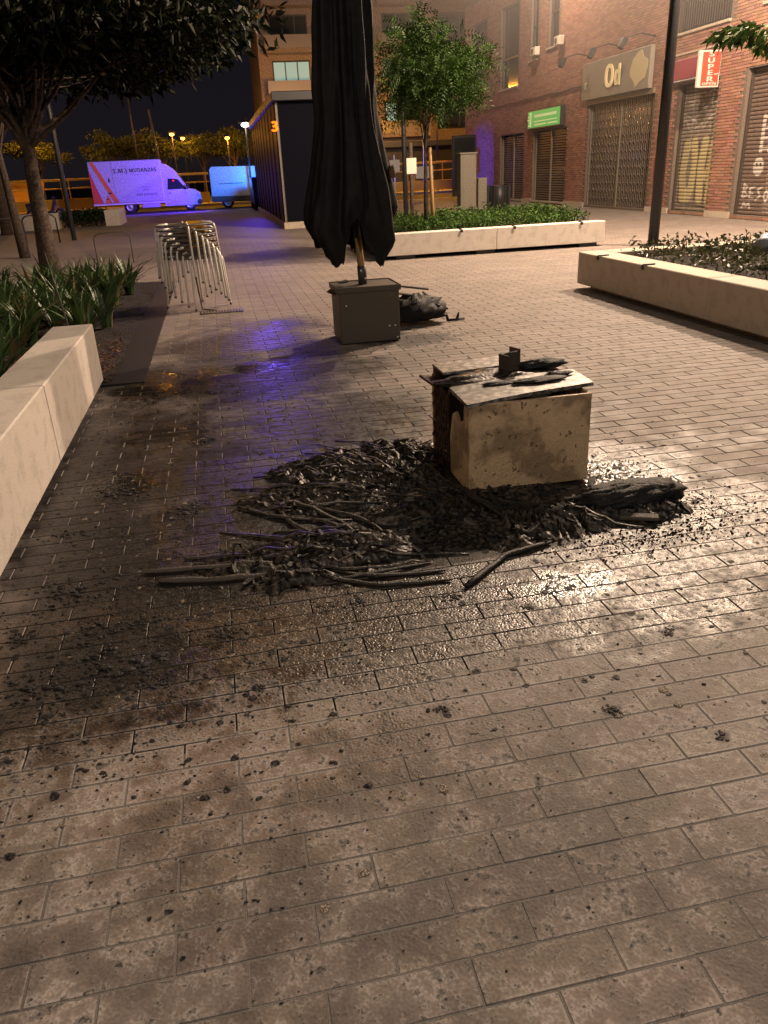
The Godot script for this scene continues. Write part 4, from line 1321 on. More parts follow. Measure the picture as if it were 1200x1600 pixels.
	tube(s3, [Vector3(-0.08, 0.01, 0), Vector3(-0.10, 0.09, 0)], [0.016, 0.012], 6)
	tube(s3, [Vector3(0.02, 0.01, 0), Vector3(0.04, 0.085, 0)], [0.02, 0.008], 6)
	part(s3, "scrap", M.char, t)

# ------------------------------------------------------------------ stack of stools
func stools() -> void:
	var proto: Node3D = null
	var n := 8
	for k in n:
		var o: Node3D
		var lbl := "aluminium-legged terrace stool, one of a twisted tall stack by the bed"
		if proto == null:
			o = thing("terrace_stool", lbl, "stool", Vector3.ZERO, "stacked terrace stools")
			for q in 4:
				var a := PI / 4 + q * PI / 2
				var d := Vector3(cos(a), 0, sin(a))
				var st := S(true)
				tube(st, [d * 0.20 + Vector3(0, 0.62, 0), d * 0.31 + Vector3(0, 0.615, 0), d * 0.35 + Vector3(0, 0.585, 0), d * 0.362 + Vector3(0, 0.54, 0), d * 0.395 + Vector3(0, 0.0, 0)], 0.0125, 8)
				var lg := part(st, "leg", M.aluminium, o)
				st = S()
				lathe(st, d * 0.395 + Vector3(0, 0.001, 0), [[0.0, 0.0], [0.015, 0.0], [0.015, 0.02], [0.0, 0.02]], 8)
				part(st, "foot_cap", M.black_paint, lg)
			var rim := []
			for i in 33:
				var a := TAU * i / 32.0
				rim.append(Vector3(cos(a) * 0.345, 0.605, sin(a) * 0.345))
			var st := S(true)
			tube(st, rim, 0.009, 6, false)
			part(st, "seat_rim", M.wicker, o)
			st = S()
			for i in 9:
				var z := -0.28 + i * 0.07
				var w := sqrt(0.119 - z * z)
				box(st, Vector3(0, 0.603, z), Vector3(w * 2.0, 0.006, 0.016))
			part(st, "seat_weave", M.wicker, o)
			proto = o
		else:
			o = proto.duplicate()
			o.name = numbered("terrace_stool")
			add_child(o, true)
		o.position = Vector3(-0.32 - 0.006 * k, 0.005 + k * 0.054, -10.3)
		o.rotation.y = deg_to_rad(40.0 - 11.0 * k)
		o.rotation.z = deg_to_rad(0.6 * sin(k * 2.0))
	var c := thing("security_chain", "thin black chain hanging from the stool stack to the paving", "chain", Vector3(-0.25, 0, -9.95))
	var st := S(true)
	tube(st, [Vector3(-0.32, 0.58, -10.0), Vector3(-0.3, 0.25, -9.98), Vector3(-0.28, 0.02, -9.95), Vector3(-0.2, 0.012, -9.9), Vector3(-0.1, 0.012, -9.85)], 0.010, 6)
	part(st, "links", M.black_paint, c, true)
	c = thing("yellow_crate", "small amber yellow crate caught inside the stack of stools", "crate", Vector3(-0.24, 0.70, -10.45))
	for i in 5:
		st = S()
		rbox(st, Vector3(0, 0.03 + i * 0.062, 0.11), Vector3(0.22, 0.045, 0.012), 0.003)
		part(st, "slat", M.yellow_paint, c)
	st = S()
	for x in [-0.105, 0.105]:
		rbox(st, Vector3(x, 0.155, 0.0), Vector3(0.012, 0.31, 0.21), 0.003)
	rbox(st, Vector3(0, 0.155, -0.11), Vector3(0.22, 0.31, 0.012), 0.003)
	part(st, "frame", M.yellow_paint, c)
	c = thing("drain_grate", "square metal drain grate set flush under the stool stack", "grate", Vector3(-0.05, 0, -9.75))
	st = S()
	rbox(st, Vector3(0, 0.002, 0), Vector3(0.52, 0.008, 0.22), 0.002)
	part(st, "frame", M.dark_steel, c)
	for i in 14:
		st = S()
		box(st, Vector3(-0.23 + i * 0.0355, 0.009, 0), Vector3(0.018, 0.006, 0.19))
		part(st, "bar", M.grille, c)

# ------------------------------------------------------------------ brick building with the shops
const FX := 12.5
# z far, z near, y low, y high
const DOORS := [[-35.1, -32.35, 0.1, 2.55], [-31.35, -28.25, 0.1, 2.55], [-26.55, -22.4, 0.06, 3.1], [-21.12, -19.34, 0.08, 3.17], [-18.25, -15.2, 0.08, 3.24]]
const WINDOWS := [[-39.1, -37.0, 4.4, 7.2], [-35.25, -33.15, 4.3, 7.2], [-31.9, -31.2, 5.0, 7.2], [-30.2, -29.3, 5.2, 7.4], [-21.6, -19.2, 4.38, 7.2], [-17.9, -15.5, 4.5, 7.2]]

func brick_building() -> void:
	var t := thing("brick_building", "long red brick building with shuttered shops along its ground floor", "building", Vector3(FX, 0, -25))
	# wall behind the bricks, with the openings left out
	var st := S()
	var zs := [-40.2]
	var holes := DOORS + WINDOWS
	for h in holes:
		zs.append(h[0]); zs.append(h[1])
	zs.append(-8.0)
	zs.sort()
	for i in zs.size() - 1:
		if zs[i + 1] - zs[i] < 0.01:
			continue
		var zm: float = (zs[i] + zs[i + 1]) * 0.5
		var cuts := []
		for h in holes:
			if zm > h[0] and zm < h[1]:
				cuts.append([h[2], h[3]])
		cuts.sort_custom(func(a, b): return a[0] < b[0])
		var y := -0.1
		for c in cuts:
			slab(st, Vector3(FX + 0.012, y, zs[i]), Vector3(FX + 0.35, c[0], zs[i + 1]))
			y = c[1]
		slab(st, Vector3(FX + 0.012, y, zs[i]), Vector3(FX + 0.35, 13.0, zs[i + 1]))
	slab(st, Vector3(FX + 0.36, -0.1, -40.2), Vector3(FX + 9.0, 13.0, -40.0))
	slab(st, Vector3(FX + 0.36, 12.8, -39.9), Vector3(FX + 9.0, 13.0, -8.0))
	slab(st, Vector3(FX + 0.9, 0.0, -39.9), Vector3(FX + 1.0, 12.7, -8.1))
	part(st, "wall", M.mortar, t, true)
	# brick courses
	var tr: Array[Transform3D] = []
	var cols: Array[Color] = []
	var y := 0.035
	var row := 0
	while y < 8.0:
		var z := -40.1 + (0.125 if row % 2 else 0.0)
		while z < -14.0:
			var ok := true
			for h in holes:
				if z + 0.11 > h[0] and z - 0.11 < h[1] and y + 0.03 > h[2] and y - 0.03 < h[3]:
					ok = false
					break
			if ok:
				tr.append(Transform3D(Basis(), Vector3(FX + 0.03 + rng.randf_range(-0.002, 0.002), y, z)))
				var k := rng.randf_range(0.75, 1.2)
				cols.append(Color(0.50 * k, 0.262 * k * rng.randf_range(0.9, 1.12), 0.185 * k * rng.randf_range(0.88, 1.15)))
			z += 0.25
		y += 0.068
		row += 1
	var one := S()
	box(one, Vector3.ZERO, Vector3(0.06, 0.057, 0.238))
	var mm := MultiMesh.new()
	mm.transform_format = MultiMesh.TRANSFORM_3D
	mm.use_colors = true
	mm.mesh = done(one)
	mm.instance_count = tr.size()
	for k in tr.size():
		mm.set_instance_transform(k, tr[k])
		mm.set_instance_color(k, cols[k])
	var mi := MultiMeshInstance3D.new()
	mi.name = "brickwork"
	mi.multimesh = mm
	mi.material_override = M.brick
	mi.set_meta("kind", "stuff")
	t.add_child(mi)
	mi.global_transform = Transform3D.IDENTITY
	# plinth and thresholds
	for p in [[-40.2, -35.12], [-32.33, -31.37], [-28.23, -26.57], [-22.38, -21.14], [-19.32, -18.27], [-15.18, -8.0]]:
		st = S()
		slab(st, Vector3(FX - 0.03, -0.05, p[0]), Vector3(FX + 0.01, 0.14, p[1]))
		part(st, "plinth", M.concrete, t, true)
	# openings 1 and 2: glazing behind close grilles
	for n in 2:
		var d: Array = DOORS[n]
		var sh := part(door_panel(d, 0.24), "shop_window", M.glass_dark, t, true)
		st = S()
		var zm: float = (d[0] + d[1]) * 0.5
		for zp in [zm - 0.03, d[0] + 0.002, d[1] - 0.06]:
			st = S()
			slab(st, Vector3(FX + 0.10, d[2], zp), Vector3(FX + 0.16, d[3] - 0.002, zp + 0.058))
			part(st, "frame", M.grille, sh, true)
		st = S()
		slab(st, Vector3(FX - 0.05, d[2] - 0.06, d[0] - 0.02), Vector3(FX + 0.2, d[2] - 0.005, d[1] + 0.02))
		part(st, "sill", M.concrete, sh, true)
		var yy: float = d[2] + 0.04
		while yy < d[3] - 0.05:
			st = S()
			slab(st, Vector3(FX + 0.165, yy, d[0] + 0.03), Vector3(FX + 0.185, yy + 0.055, d[1] - 0.03))
			part(st, "slat", M.shutter, sh, true)
			yy += 0.085
	# opening 3: folding lattice gate
	var d3: Array = DOORS[2]
	var gate := part(door_panel(d3, 0.30), "shop_window", M.glass_dark, t, true)
	var k := 0
	var z3: float = d3[0] + 0.08
	while z3 < d3[1] - 0.05:
		st = S()
		box(st, Vector3(FX + 0.14, (d3[2] + d3[3]) * 0.5, z3), Vector3(0.02, d3[3] - d3[2] - 0.02, 0.035))
		part(st, "bar", M.grille, gate, true)
		z3 += 0.115
		k += 1
	st = S()
	for r in range(1, 13):
		var yb: float = d3[2] + r * 0.23
		var zz: float = d3[0] + 0.08
		var up := 1.0
		while zz < d3[1] - 0.18:
			tube(st, [Vector3(FX + 0.118, yb - 0.04 * up, zz), Vector3(FX + 0.118, yb + 0.04 * up, zz + 0.115)], 0.008, 4, false)
			zz += 0.115
			up = -up
	var lat := part(st, "lattice", M.grille, gate, true)
	lat.set_meta("kind", "stuff")
	st = S()
	for zp in [-24.50, d3[0] + 0.003, d3[1] - 0.06]:
		st = S()
		slab(st, Vector3(FX + 0.09, d3[2], zp), Vector3(FX + 0.13, d3[3] - 0.05, zp + 0.057))
		part(st, "gate_post", M.cabinet, gate, true)
	st = S()
	slab(st, Vector3(FX - 0.06, d3[3] - 0.002, d3[0] - 0.03), Vector3(FX + 0.12, d3[3] + 0.13, d3[1] + 0.03))
	part(st, "shutter_box", M.cabinet, gate, true)
	# openings 4 and 5: painted roller shutters
	for n in [3, 4]:
		var d: Array = DOORS[n]
		var m := graffiti(n, d)
		var sh := part(door_panel(d, 0.24), "roller_shutter", M.shutter, t, true)
		var yy: float = d[2] + 0.01
		while yy < d[3] - 0.06:
			st = S()
			var poly := PackedVector2Array([Vector2(0.0, 0.0), Vector2(-0.016, 0.015), Vector2(-0.022, 0.045), Vector2(-0.014, 0.075), Vector2(0.0, 0.084)])
			for i in 4:
				quad(st, Vector3(FX + 0.19 + poly[i].x, yy + poly[i].y, d[0] + 0.02), Vector3(FX + 0.19 + poly[i + 1].x, yy + poly[i + 1].y, d[0] + 0.02), Vector3(FX + 0.19 + poly[i + 1].x, yy + poly[i + 1].y, d[1] - 0.02), Vector3(FX + 0.19 + poly[i].x, yy + poly[i].y, d[1] - 0.02), Vector3.LEFT)
			part(st, "slat", m, sh, true)
			yy += 0.090
		for zp in [d[0] + 0.002, d[1] - 0.05]:
			st = S()
			slab(st, Vector3(FX + 0.10, d[2], zp), Vector3(FX + 0.19, d[3] - 0.003, zp + 0.048))
			part(st, "guide_rail", M.frame_dark, sh, true)
	# upper windows
	for w in WINDOWS:
		var ww := part(door_panel(w, 0.20), "window", M.glass_dark, t, true)
		st = S()
		slab(st, Vector3(FX + 0.10, w[2], w[0] + 0.002), Vector3(FX + 0.15, w[3], w[0] + 0.07))
		slab(st, Vector3(FX + 0.10, w[2], w[1] - 0.07), Vector3(FX + 0.15, w[3], w[1] - 0.002))
		slab(st, Vector3(FX + 0.10, w[2] + 1.05, w[0] + 0.072), Vector3(FX + 0.15, w[2] + 1.11, w[1] - 0.072))
		part(st, "frame", M.frame_dark, ww, true)
		st = S()
		slab(st, Vector3(FX - 0.06, w[2] - 0.06, w[0] - 0.05), Vector3(FX + 0.2, w[2] - 0.003, w[1] + 0.05))
		part(st, "sill", M.concrete, ww, true)
	# balcony grille of the big window
	st = S()
	for i in 22:
		var z := -21.5 + i * 0.104
		box(st, Vector3(FX + 0.05, 5.2, z), Vector3(0.018, 1.5, 0.018))
	part(st, "window_bars", M.frame_dark, t, true)
	# cable sagging along the wall
	st = S(true)
	var pts := []
	for i in 20:
		pts.append(Vector3(FX - 0.03, 3.73 - 0.05 * absf(sin(i * 0.9)), -38.5 + i * 0.62))
	tube(st, pts, 0.018, 5, false)
	part(st, "wall_cable", M.black_paint, t, true)
	st = S()
	slab(st, Vector3(FX - 0.03, 3.86, -22.0), Vector3(FX + 0.005, 3.90, -8.0))
	part(st, "string_course", M.concrete, t, true)
	# air conditioners
	for p in [[-31.0, 5.2], [-28.85, 5.25]]:
		var ac := thing("air_conditioner", ["white air conditioner unit under the narrow upper window", "small white vent box beside the upper window edge"][0 if p[0] < -30 else 1], "air conditioner", Vector3(FX - 0.1, p[1], p[0]))
		st = S()
		rbox(st, Vector3(-0.06, 0, 0), Vector3(0.2, 0.28, 0.45), 0.02)
		part(st, "casing", M.off_white, ac)
		st = S()
		lathe(st, Vector3(-0.162, 0.0, -0.05), [[0.0, 0.0], [0.10, 0.0], [0.10, 0.01]], 16, Basis(Vector3.FORWARD, -PI / 2))
		part(st, "fan_grille", M.frame_dark, ac)
	# red fire box
	var fb := thing("red_panel", "small red metal panel on the brick pillar beside the folding gate", "panel", Vector3(FX - 0.02, 1.1, -21.75))
	st = S()
	rbox(st, Vector3.ZERO, Vector3(0.05, 0.75, 0.5), 0.01)
	part(st, "plate", mat("dull_red", lin(0.33, 0.03, 0.04), 0.5), fb)

func door_panel(d: Array, deep: float) -> SurfaceTool:
	var st := S()
	slab(st, Vector3(FX + deep, d[2] - 0.005, d[0] + 0.001), Vector3(FX + deep + 0.04, d[3] - 0.001, d[1] - 0.001))
	return st

# paint on the shutters: strokes in the shutter's own metres
func graffiti(n: int, d: Array) -> StandardMaterial3D:
	var w := 320
	var h := 480
	var im := Image.create_empty(w, h, false, Image.FORMAT_RGB8)
	for j in h:
		for i in w:
			var v := 0.8 + 0.35 * nB.get_noise_2d(i * 0.012, j * 0.012 + n) + 0.2 * nC.get_noise_2d(i * 0.01, j * 0.03)
			im.set_pixel(i, j, lin(0.21 * v, 0.155 * v, 0.13 * v) if n == 4 else lin(0.33 * v, 0.28 * v, 0.24 * v))
	var stroke := func(pts: Array, r: float, c: Color) -> void:
		for s in pts.size() - 1:
			var a: Vector2 = pts[s]
			var b: Vector2 = pts[s + 1]
			var steps := int((b - a).length() * 400.0) + 1
			for q in steps + 1:
				var p := a.lerp(b, float(q) / steps)
				var cx := int((1.0 - p.x) * w)
				var cy := int(p.y * h)
				var rr := int(r * w)
				for yy in range(-rr, rr + 1):
					for xx in range(-rr, rr + 1):
						var px := cx + xx
						var py := cy + yy
						if xx * xx + yy * yy <= rr * rr and px >= 0 and px < w and py >= 0 and py < h:
							im.set_pixel(px, py, c)
	if n == 3:
		# tangle of old white tags above, two fat yellow letters below
		for k in 26:
			var p := Vector2(rng.randf_range(0.12, 0.9), rng.randf_range(0.06, 0.36))
			stroke.call([p, p + Vector2(rng.randfn() * 0.1, rng.randfn() * 0.025), p + Vector2(rng.randfn() * 0.12, rng.randfn() * 0.03)], 0.008, lin(0.62, 0.58, 0.52))
		var ye := lin(0.60, 0.52, 0.27)
		stroke.call([Vector2(0.22, 0.48), Vector2(0.16, 0.70), Vector2(0.20, 0.88), Vector2(0.36, 0.86)], 0.085, ye)
		stroke.call([Vector2(0.40, 0.46), Vector2(0.46, 0.60), Vector2(0.42, 0.80), Vector2(0.36, 0.88)], 0.08, ye)
		stroke.call([Vector2(0.68, 0.46), Vector2(0.62, 0.66), Vector2(0.66, 0.88)], 0.085, ye)
		stroke.call([Vector2(0.86, 0.50), Vector2(0.84, 0.70), Vector2(0.88, 0.90)], 0.08, ye)
		stroke.call([Vector2(0.66, 0.70), Vector2(0.86, 0.72)], 0.06, ye)
		var dk := lin(0.05, 0.045, 0.03)
		stroke.call([Vector2(0.30, 0.52), Vector2(0.28, 0.68), Vector2(0.31, 0.80)], 0.012, dk)
		stroke.call([Vector2(0.54, 0.44), Vector2(0.53, 0.66), Vector2(0.54, 0.92)], 0.014, dk)
		stroke.call([Vector2(0.77, 0.52), Vector2(0.75, 0.66)], 0.012, dk)
		stroke.call([Vector2(0.77, 0.78), Vector2(0.77, 0.92)], 0.012, dk)
		stroke.call([Vector2(0.10, 0.44), Vector2(0.06, 0.68), Vector2(0.10, 0.94), Vector2(0.5, 0.95), Vector2(0.93, 0.96)], 0.012, dk)
	else:
		var wh := lin(0.66, 0.62, 0.57)
		# blocky pale letters, a face and a scrawl reading BESO
		stroke.call([Vector2(0.20, 0.32), Vector2(0.20, 0.56)], 0.02, wh)
		stroke.call([Vector2(0.30, 0.32), Vector2(0.30, 0.56)], 0.02, wh)
		for k in 4:
			stroke.call([Vector2(0.20, 0.33 + k * 0.07), Vector2(0.30, 0.33 + k * 0.07)], 0.014, wh)
		for k in 24:
			var a := TAU * k / 24.0
			stroke.call([Vector2(0.20, 0.66), Vector2(0.20 + 0.055 * cos(a), 0.66 + 0.06 * sin(a))], 0.012, wh)
		stroke.call([Vector2(0.18, 0.64), Vector2(0.18, 0.655)], 0.010, lin(0.03, 0.03, 0.03))
		stroke.call([Vector2(0.225, 0.64), Vector2(0.225, 0.655)], 0.010, lin(0.03, 0.03, 0.03))
		stroke.call([Vector2(0.44, 0.28), Vector2(0.44, 0.78)], 0.05, lin(0.26, 0.23, 0.20))
		stroke.call([Vector2(0.62, 0.30), Vector2(0.62, 0.80)], 0.05, lin(0.24, 0.22, 0.19))
		var r := 0.010
		stroke.call([Vector2(0.05, 0.88), Vector2(0.06, 0.78), Vector2(0.10, 0.80), Vector2(0.07, 0.83), Vector2(0.11, 0.86), Vector2(0.05, 0.88)], r, wh)
		stroke.call([Vector2(0.19, 0.80), Vector2(0.14, 0.81), Vector2(0.14, 0.88), Vector2(0.19, 0.88)], r, wh)
		stroke.call([Vector2(0.14, 0.845), Vector2(0.18, 0.845)], r, wh)
		stroke.call([Vector2(0.28, 0.80), Vector2(0.23, 0.82), Vector2(0.27, 0.86), Vector2(0.22, 0.89)], r, wh)
		stroke.call([Vector2(0.34, 0.82), Vector2(0.31, 0.86), Vector2(0.34, 0.90), Vector2(0.37, 0.86), Vector2(0.34, 0.82)], r, wh)
		stroke.call([Vector2(0.06, 0.95), Vector2(0.08, 0.91), Vector2(0.11, 0.94), Vector2(0.14, 0.91), Vector2(0.16, 0.95)], r, wh)
	var m := mat("shutter_paint_%d" % n, Color.WHITE, 0.5, 0.15)
	m.albedo_texture = ImageTexture.create_from_image(im)
	m.uv1_triplanar = true
	m.uv1_world_triplanar = true
	var sw: float = 1.0 / (d[1] - d[0])
	var shh: float = 1.0 / (d[3] - d[2])
	m.uv1_scale = Vector3(1, shh, sw)
	m.uv1_offset = Vector3(0, -d[3] * shh, -d[1] * sw)
	return m

func shop_signs() -> void:
	var face := Basis(Vector3.UP, -PI / 2)
	# green sign
	var t := thing("shop_sign", "green shop sign box with pale lettering above a shuttered window", "sign", Vector3(FX - 0.1, 2.95, -29.95))
	var st := S()
	rbox(st, Vector3(0, 0, 0), Vector3(0.16, 0.66, 3.15), 0.01)
	part(st, "frame", M.black_paint, t)
	st = S()
	box(st, Vector3(-0.084, 0, 0), Vector3(0.01, 0.56, 3.0))
	part(st, "panel", glow("green_sign_panel", lin(0.07, 0.42, 0.10), 0.5), t)
	st = S()
	box(st, Vector3(-0.092, 0.0, -1.22), Vector3(0.006, 0.50, 0.14))
	for k in 5:
		box(st, Vector3(-0.092, -0.2 + k * 0.1, -1.36 + 0.1 * sin(k * 2.0)), Vector3(0.006, 0.05, 0.2))
	var pale := glow("pale_sign_print", lin(0.55, 0.75, 0.40), 0.3)
	part(st, "emblem", pale, t)
	st = S()
	for r in [[0.10, -0.85, 1.2, 0.09], [-0.08, -0.9, 1.25, 0.035], [-0.19, -0.85, 0.3, 0.05], [-0.19, 0.45, 1.3, 0.045]]:
		box(st, Vector3(-0.092, r[0], (r[1] + r[2]) * 0.5), Vector3(0.006, r[3], r[2] - r[1]))
	part(st, "text_line", pale, t)
	# grey fascia with the round letters
	t = thing("shop_sign", "weathered grey fascia sign with cream letters Od over the folding gate", "sign", Vector3(FX - 0.12, 3.76, -24.6))
	st = S()
	rbox(st, Vector3(0, 0.0, 0), Vector3(0.14, 1.06, 4.3), 0.015)
	part(st, "board", mat("fascia", lin(0.27, 0.25, 0.21), 0.6, 0.0, "pores", 0.5), t)
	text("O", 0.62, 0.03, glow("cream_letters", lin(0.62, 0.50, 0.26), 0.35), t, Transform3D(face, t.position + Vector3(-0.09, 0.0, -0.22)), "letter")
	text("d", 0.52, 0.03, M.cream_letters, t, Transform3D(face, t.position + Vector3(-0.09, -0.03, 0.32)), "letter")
	text("R", 0.2, 0.02, M.off_white, t, Transform3D(face, t.position + Vector3(-0.082, -0.12, -1.85)))
	st = S()
	var pp := PackedVector2Array()
	for k in 14:
		var a := TAU * k / 14.0
		pp.append(Vector2(1.55 + cos(a) * (0.5 + 0.12 * sin(k * 2.7)), 0.02 + sin(a) * (0.40 + 0.08 * cos(k * 1.9))))
	prism(st, pp, 0.0, 0.008)
	var patch := part(st, "bleached_patch", mat("bleached", lin(0.55, 0.48, 0.30), 0.7, 0.0, "pores", 0.5), t)
	patch.global_transform = Transform3D(face, t.position + Vector3(-0.072, 0.0, 0.0))
	for k in 3:
		var z: float = [-26.6, -24.5, -22.6][k]
		var sl := thing("sign_spotlight", "black unlit spotlight arm reaching out over the grey fascia", "lamp", Vector3(FX, 4.5, z), "spotlights over the grey fascia")
		st = S(true)
		tube(st, [Vector3(0, 0, 0), Vector3(-0.45, 0.08, 0), Vector3(-0.95, -0.04, 0.05)], 0.02, 6)
		part(st, "arm", M.black_paint, sl)
		st = S()
		rbox(st, Vector3(-1.0, -0.16, 0.05), Vector3(0.14, 0.28, 0.2), 0.02, Basis(Vector3.BACK, -0.5))
		part(st, "lamp_head", M.black_paint, sl)
	# magenta fascia
	t = thing("shop_sign", "faded magenta fascia panel over the graffiti-covered shutter", "sign", Vector3(FX - 0.08, 3.5, -20.35))
	st = S()
	rbox(st, Vector3.ZERO, Vector3(0.12, 0.46, 2.0), 0.01)
	part(st, "board", mat("magenta_board", lin(0.30, 0.06, 0.09), 0.45, 0.0, "pores", 0.6), t)
	st = S()
	rbox(st, Vector3(-0.02, -0.255, 0), Vector3(0.14, 0.03, 2.02), 0.004)
	part(st, "edge_trim", M.white_paint, t)
	# projecting red sign
	t = thing("projecting_sign", "red and white vertical sign reading SUPER fixed to the brick pillar", "sign", Vector3(12.20, 3.36, -19.4))
	st = S()
	rbox(st, Vector3.ZERO, Vector3(0.58, 0.80, 0.10), 0.012)
	part(st, "casing", M.off_white, t)
	st = S()
	box(st, Vector3(0.02, 0.0, 0.053), Vector3(0.46, 0.72, 0.006))
	part(st, "face", M.red_print, t)
	var pw: Material = M.off_white
	for k in 5:
		var L := text("SUPER"[k], 0.105, 0.006, pw, t, Transform3D(Basis().scaled(Vector3(2.2, 1, 1)), t.position + Vector3(0.02, 0.31 - k * 0.132, 0.058)), "letter")
	text("OPEN", 0.055, 0.006, pw, t, Transform3D(Basis().scaled(Vector3(1.9, 1, 1)), t.position + Vector3(0.02, -0.318, 0.058)), "letter")
	st = S()
	for yy in [0.3, -0.3]:
		box(st, Vector3(0.30, yy, -0.04), Vector3(0.10, 0.05, 0.05))
	part(st, "bracket", M.white_paint, t)

# ------------------------------------------------------------------ lorry, van, police car
func wheel(t: Node3D, at: Vector3, r: float) -> void:
	var b := Basis(Vector3.RIGHT, PI / 2)
	var st := S(true)
	lathe(st, at, [[r * 0.62, 0.09], [r * 0.9, 0.10], [r, 0.07], [r, -0.07], [r * 0.9, -0.10], [r * 0.62, -0.09]], 24, b)
	var w := part(st, "wheel", M.tyre, t)
	st = S(true)
	lathe(st, at, [[0.0, 0.06], [r * 0.2, 0.075], [r * 0.3, 0.05], [r * 0.55, 0.06], [r * 0.64, 0.09]], 20, b)
	part(st, "rim", M.rim, w)

func beam(t: Node3D, at: Vector3, target: Vector3, c: Color, energy: float, half: float) -> void:
	var l := SpotLight3D.new()
	l.name = "blue_beam"
	l.light_color = c
	l.light_energy = energy
	l.light_size = 0.06
	l.spot_range = 80.0
	l.spot_angle = half
	l.spot_angle_attenuation = 0.7
	l.shadow_enabled = true
	t.add_child(l, true)
	l.position = at
	l.look_at(target, Vector3.UP)

func vehicles() -> void:
	# removal lorry; local: x forward, side facing us at z = 0
	var t := thing("removal_lorry", "white removal lorry with red stripes and MUDANZAS lettering parked in the street", "lorry", Vector3(-5.8, 0, -43.5))
	var st := S()
	rbox(st, Vector3(1.73, 1.475, -0.95), Vector3(3.45, 1.93, 1.9), 0.03)
	part(st, "cargo_box", M.white_paint, t)
	st = S()
	box(st, Vector3(1.73, 0.47, -0.95), Vector3(3.5, 0.07, 1.86))
	part(st, "chassis", M.aluminium, t)
	st = S()
	rbox(st, Vector3(2.75, 0.33, -0.12), Vector3(0.9, 0.2, 0.1), 0.02)
	part(st, "side_skirt", M.white_paint, t)
	st = S()
	prism(st, PackedVector2Array([Vector2(3.46, 0.26), Vector2(5.22, 0.26), Vector2(5.30, 0.42), Vector2(5.26, 0.78), Vector2(4.98, 0.98), Vector2(4.72, 1.02), Vector2(4.26, 1.68), Vector2(4.0, 2.0), Vector2(3.7, 2.2), Vector2(3.46, 2.28)]), -1.80, -0.08)
	part(st, "cab", M.white_paint, t)
	st = S()
	prism(st, PackedVector2Array([Vector2(3.66, 1.02), Vector2(4.58, 1.02), Vector2(4.22, 1.50), Vector2(3.74, 1.54)]), -0.082, -0.074)
	part(st, "side_window", M.glass_dark, t)
	st = S()
	quad(st, Vector3(4.735, 1.03, -0.2), Vector3(4.735, 1.03, -1.7), Vector3(4.29, 1.67, -1.65), Vector3(4.29, 1.67, -0.25), Vector3(1, 1, 0))
	part(st, "windscreen", M.glass_dark, t)
	st = S()
	rbox(st, Vector3(3.62, 0.95, -0.074), Vector3(0.012, 1.3, 0.006), 0.001)
	rbox(st, Vector3(4.55, 0.75, -0.074), Vector3(0.012, 0.7, 0.006), 0.001)
	part(st, "door_seam", M.grey_print, t)
	st = S()
	rbox(st, Vector3(3.75, 0.86, -0.065), Vector3(0.14, 0.035, 0.02), 0.005)
	part(st, "door_handle", M.black_paint, t)
	st = S()
	rbox(st, Vector3(4.66, 1.12, 0.06), Vector3(0.10, 0.22, 0.10), 0.03)
	part(st, "wing_mirror", M.black_paint, t)
	st = S()
	rbox(st, Vector3(5.20, 0.40, -0.90), Vector3(0.22, 0.22, 1.80), 0.05)
	part(st, "bumper", M.frame_dark, t)
	st = S()
	rbox(st, Vector3(5.15, 0.72, -0.18), Vector3(0.16, 0.16, 0.24), 0.04)
	part(st, "headlight", M.rim, t)
	# side print
	st = S()
	prism(st, PackedVector2Array([Vector2(0.02, 0.53), Vector2(0.50, 0.53), Vector2(0.28, 1.2), Vector2(0.02, 2.1)]), 0.001, 0.005)
	part(st, "red_stripe", M.red_print, t)
	st = S()
	prism(st, PackedVector2Array([Vector2(0.10, 2.40), Vector2(0.30, 2.40), Vector2(1.26, 0.53), Vector2(1.00, 0.53)]), 0.001, 0.005)
	prism(st, PackedVector2Array([Vector2(0.55, 0.53), Vector2(0.92, 0.53), Vector2(0.74, 0.92)]), 0.001, 0.005)
	part(st, "orange_stripe", M.orange_print, t)
	st = S()
	for p in [[0.86, 1.55, 0.10, 0.22], [0.75, 0.98, 0.22, 0.08], [0.62, 0.72, 0.16, 0.07]]:
		prism(st, PackedVector2Array([Vector2(p[0], p[1]), Vector2(p[0] + p[2] * 0.5, p[1] - p[3] * 0.4), Vector2(p[0] + p[2], p[1]), Vector2(p[0] + p[2] * 0.6, p[1] + p[3] * 0.7), Vector2(p[0] + p[2] * 0.3, p[1] + p[3] * 0.4)]), 0.006, 0.009)
	part(st, "dark_emblem", M.black_print, t)
	st = S()
	box(st, Vector3(1.12, 1.5, 0.004), Vector3(0.012, 1.85, 0.006))
	part(st, "panel_seam", M.grey_print, t)
	var o := t.position
	text("T.M.J", 0.20, 0.006, M.black_print, t, Transform3D(Basis(), o + Vector3(1.50, 1.98, 0.004)), "lettering", "Droid Serif", 700)
	text("MUDANZAS", 0.175, 0.006, M.black_print, t, Transform3D(Basis(), o + Vector3(2.60, 1.98, 0.004)))
	text("24 H", 0.10, 0.004, M.grey_print, t, Transform3D(Basis(), o + Vector3(2.62, 1.08, 0.004)), "small_print")
	st = S()
	box(st, Vector3(2.62, 1.22, 0.004), Vector3(0.42, 0.025, 0.005))
	for k in 9:
		box(st, Vector3(2.18 + k * 0.105 + (0.03 if k > 2 else 0.0) + (0.03 if k > 5 else 0.0), 0.86, 0.004), Vector3(0.07, 0.11, 0.005))
	for k in 8:
		box(st, Vector3(2.0 + k * 0.11, 1.79, 0.004), Vector3(0.09, 0.02, 0.005))
	part(st, "small_print", M.grey_print, t)
	st = S(true)
	var arc := []
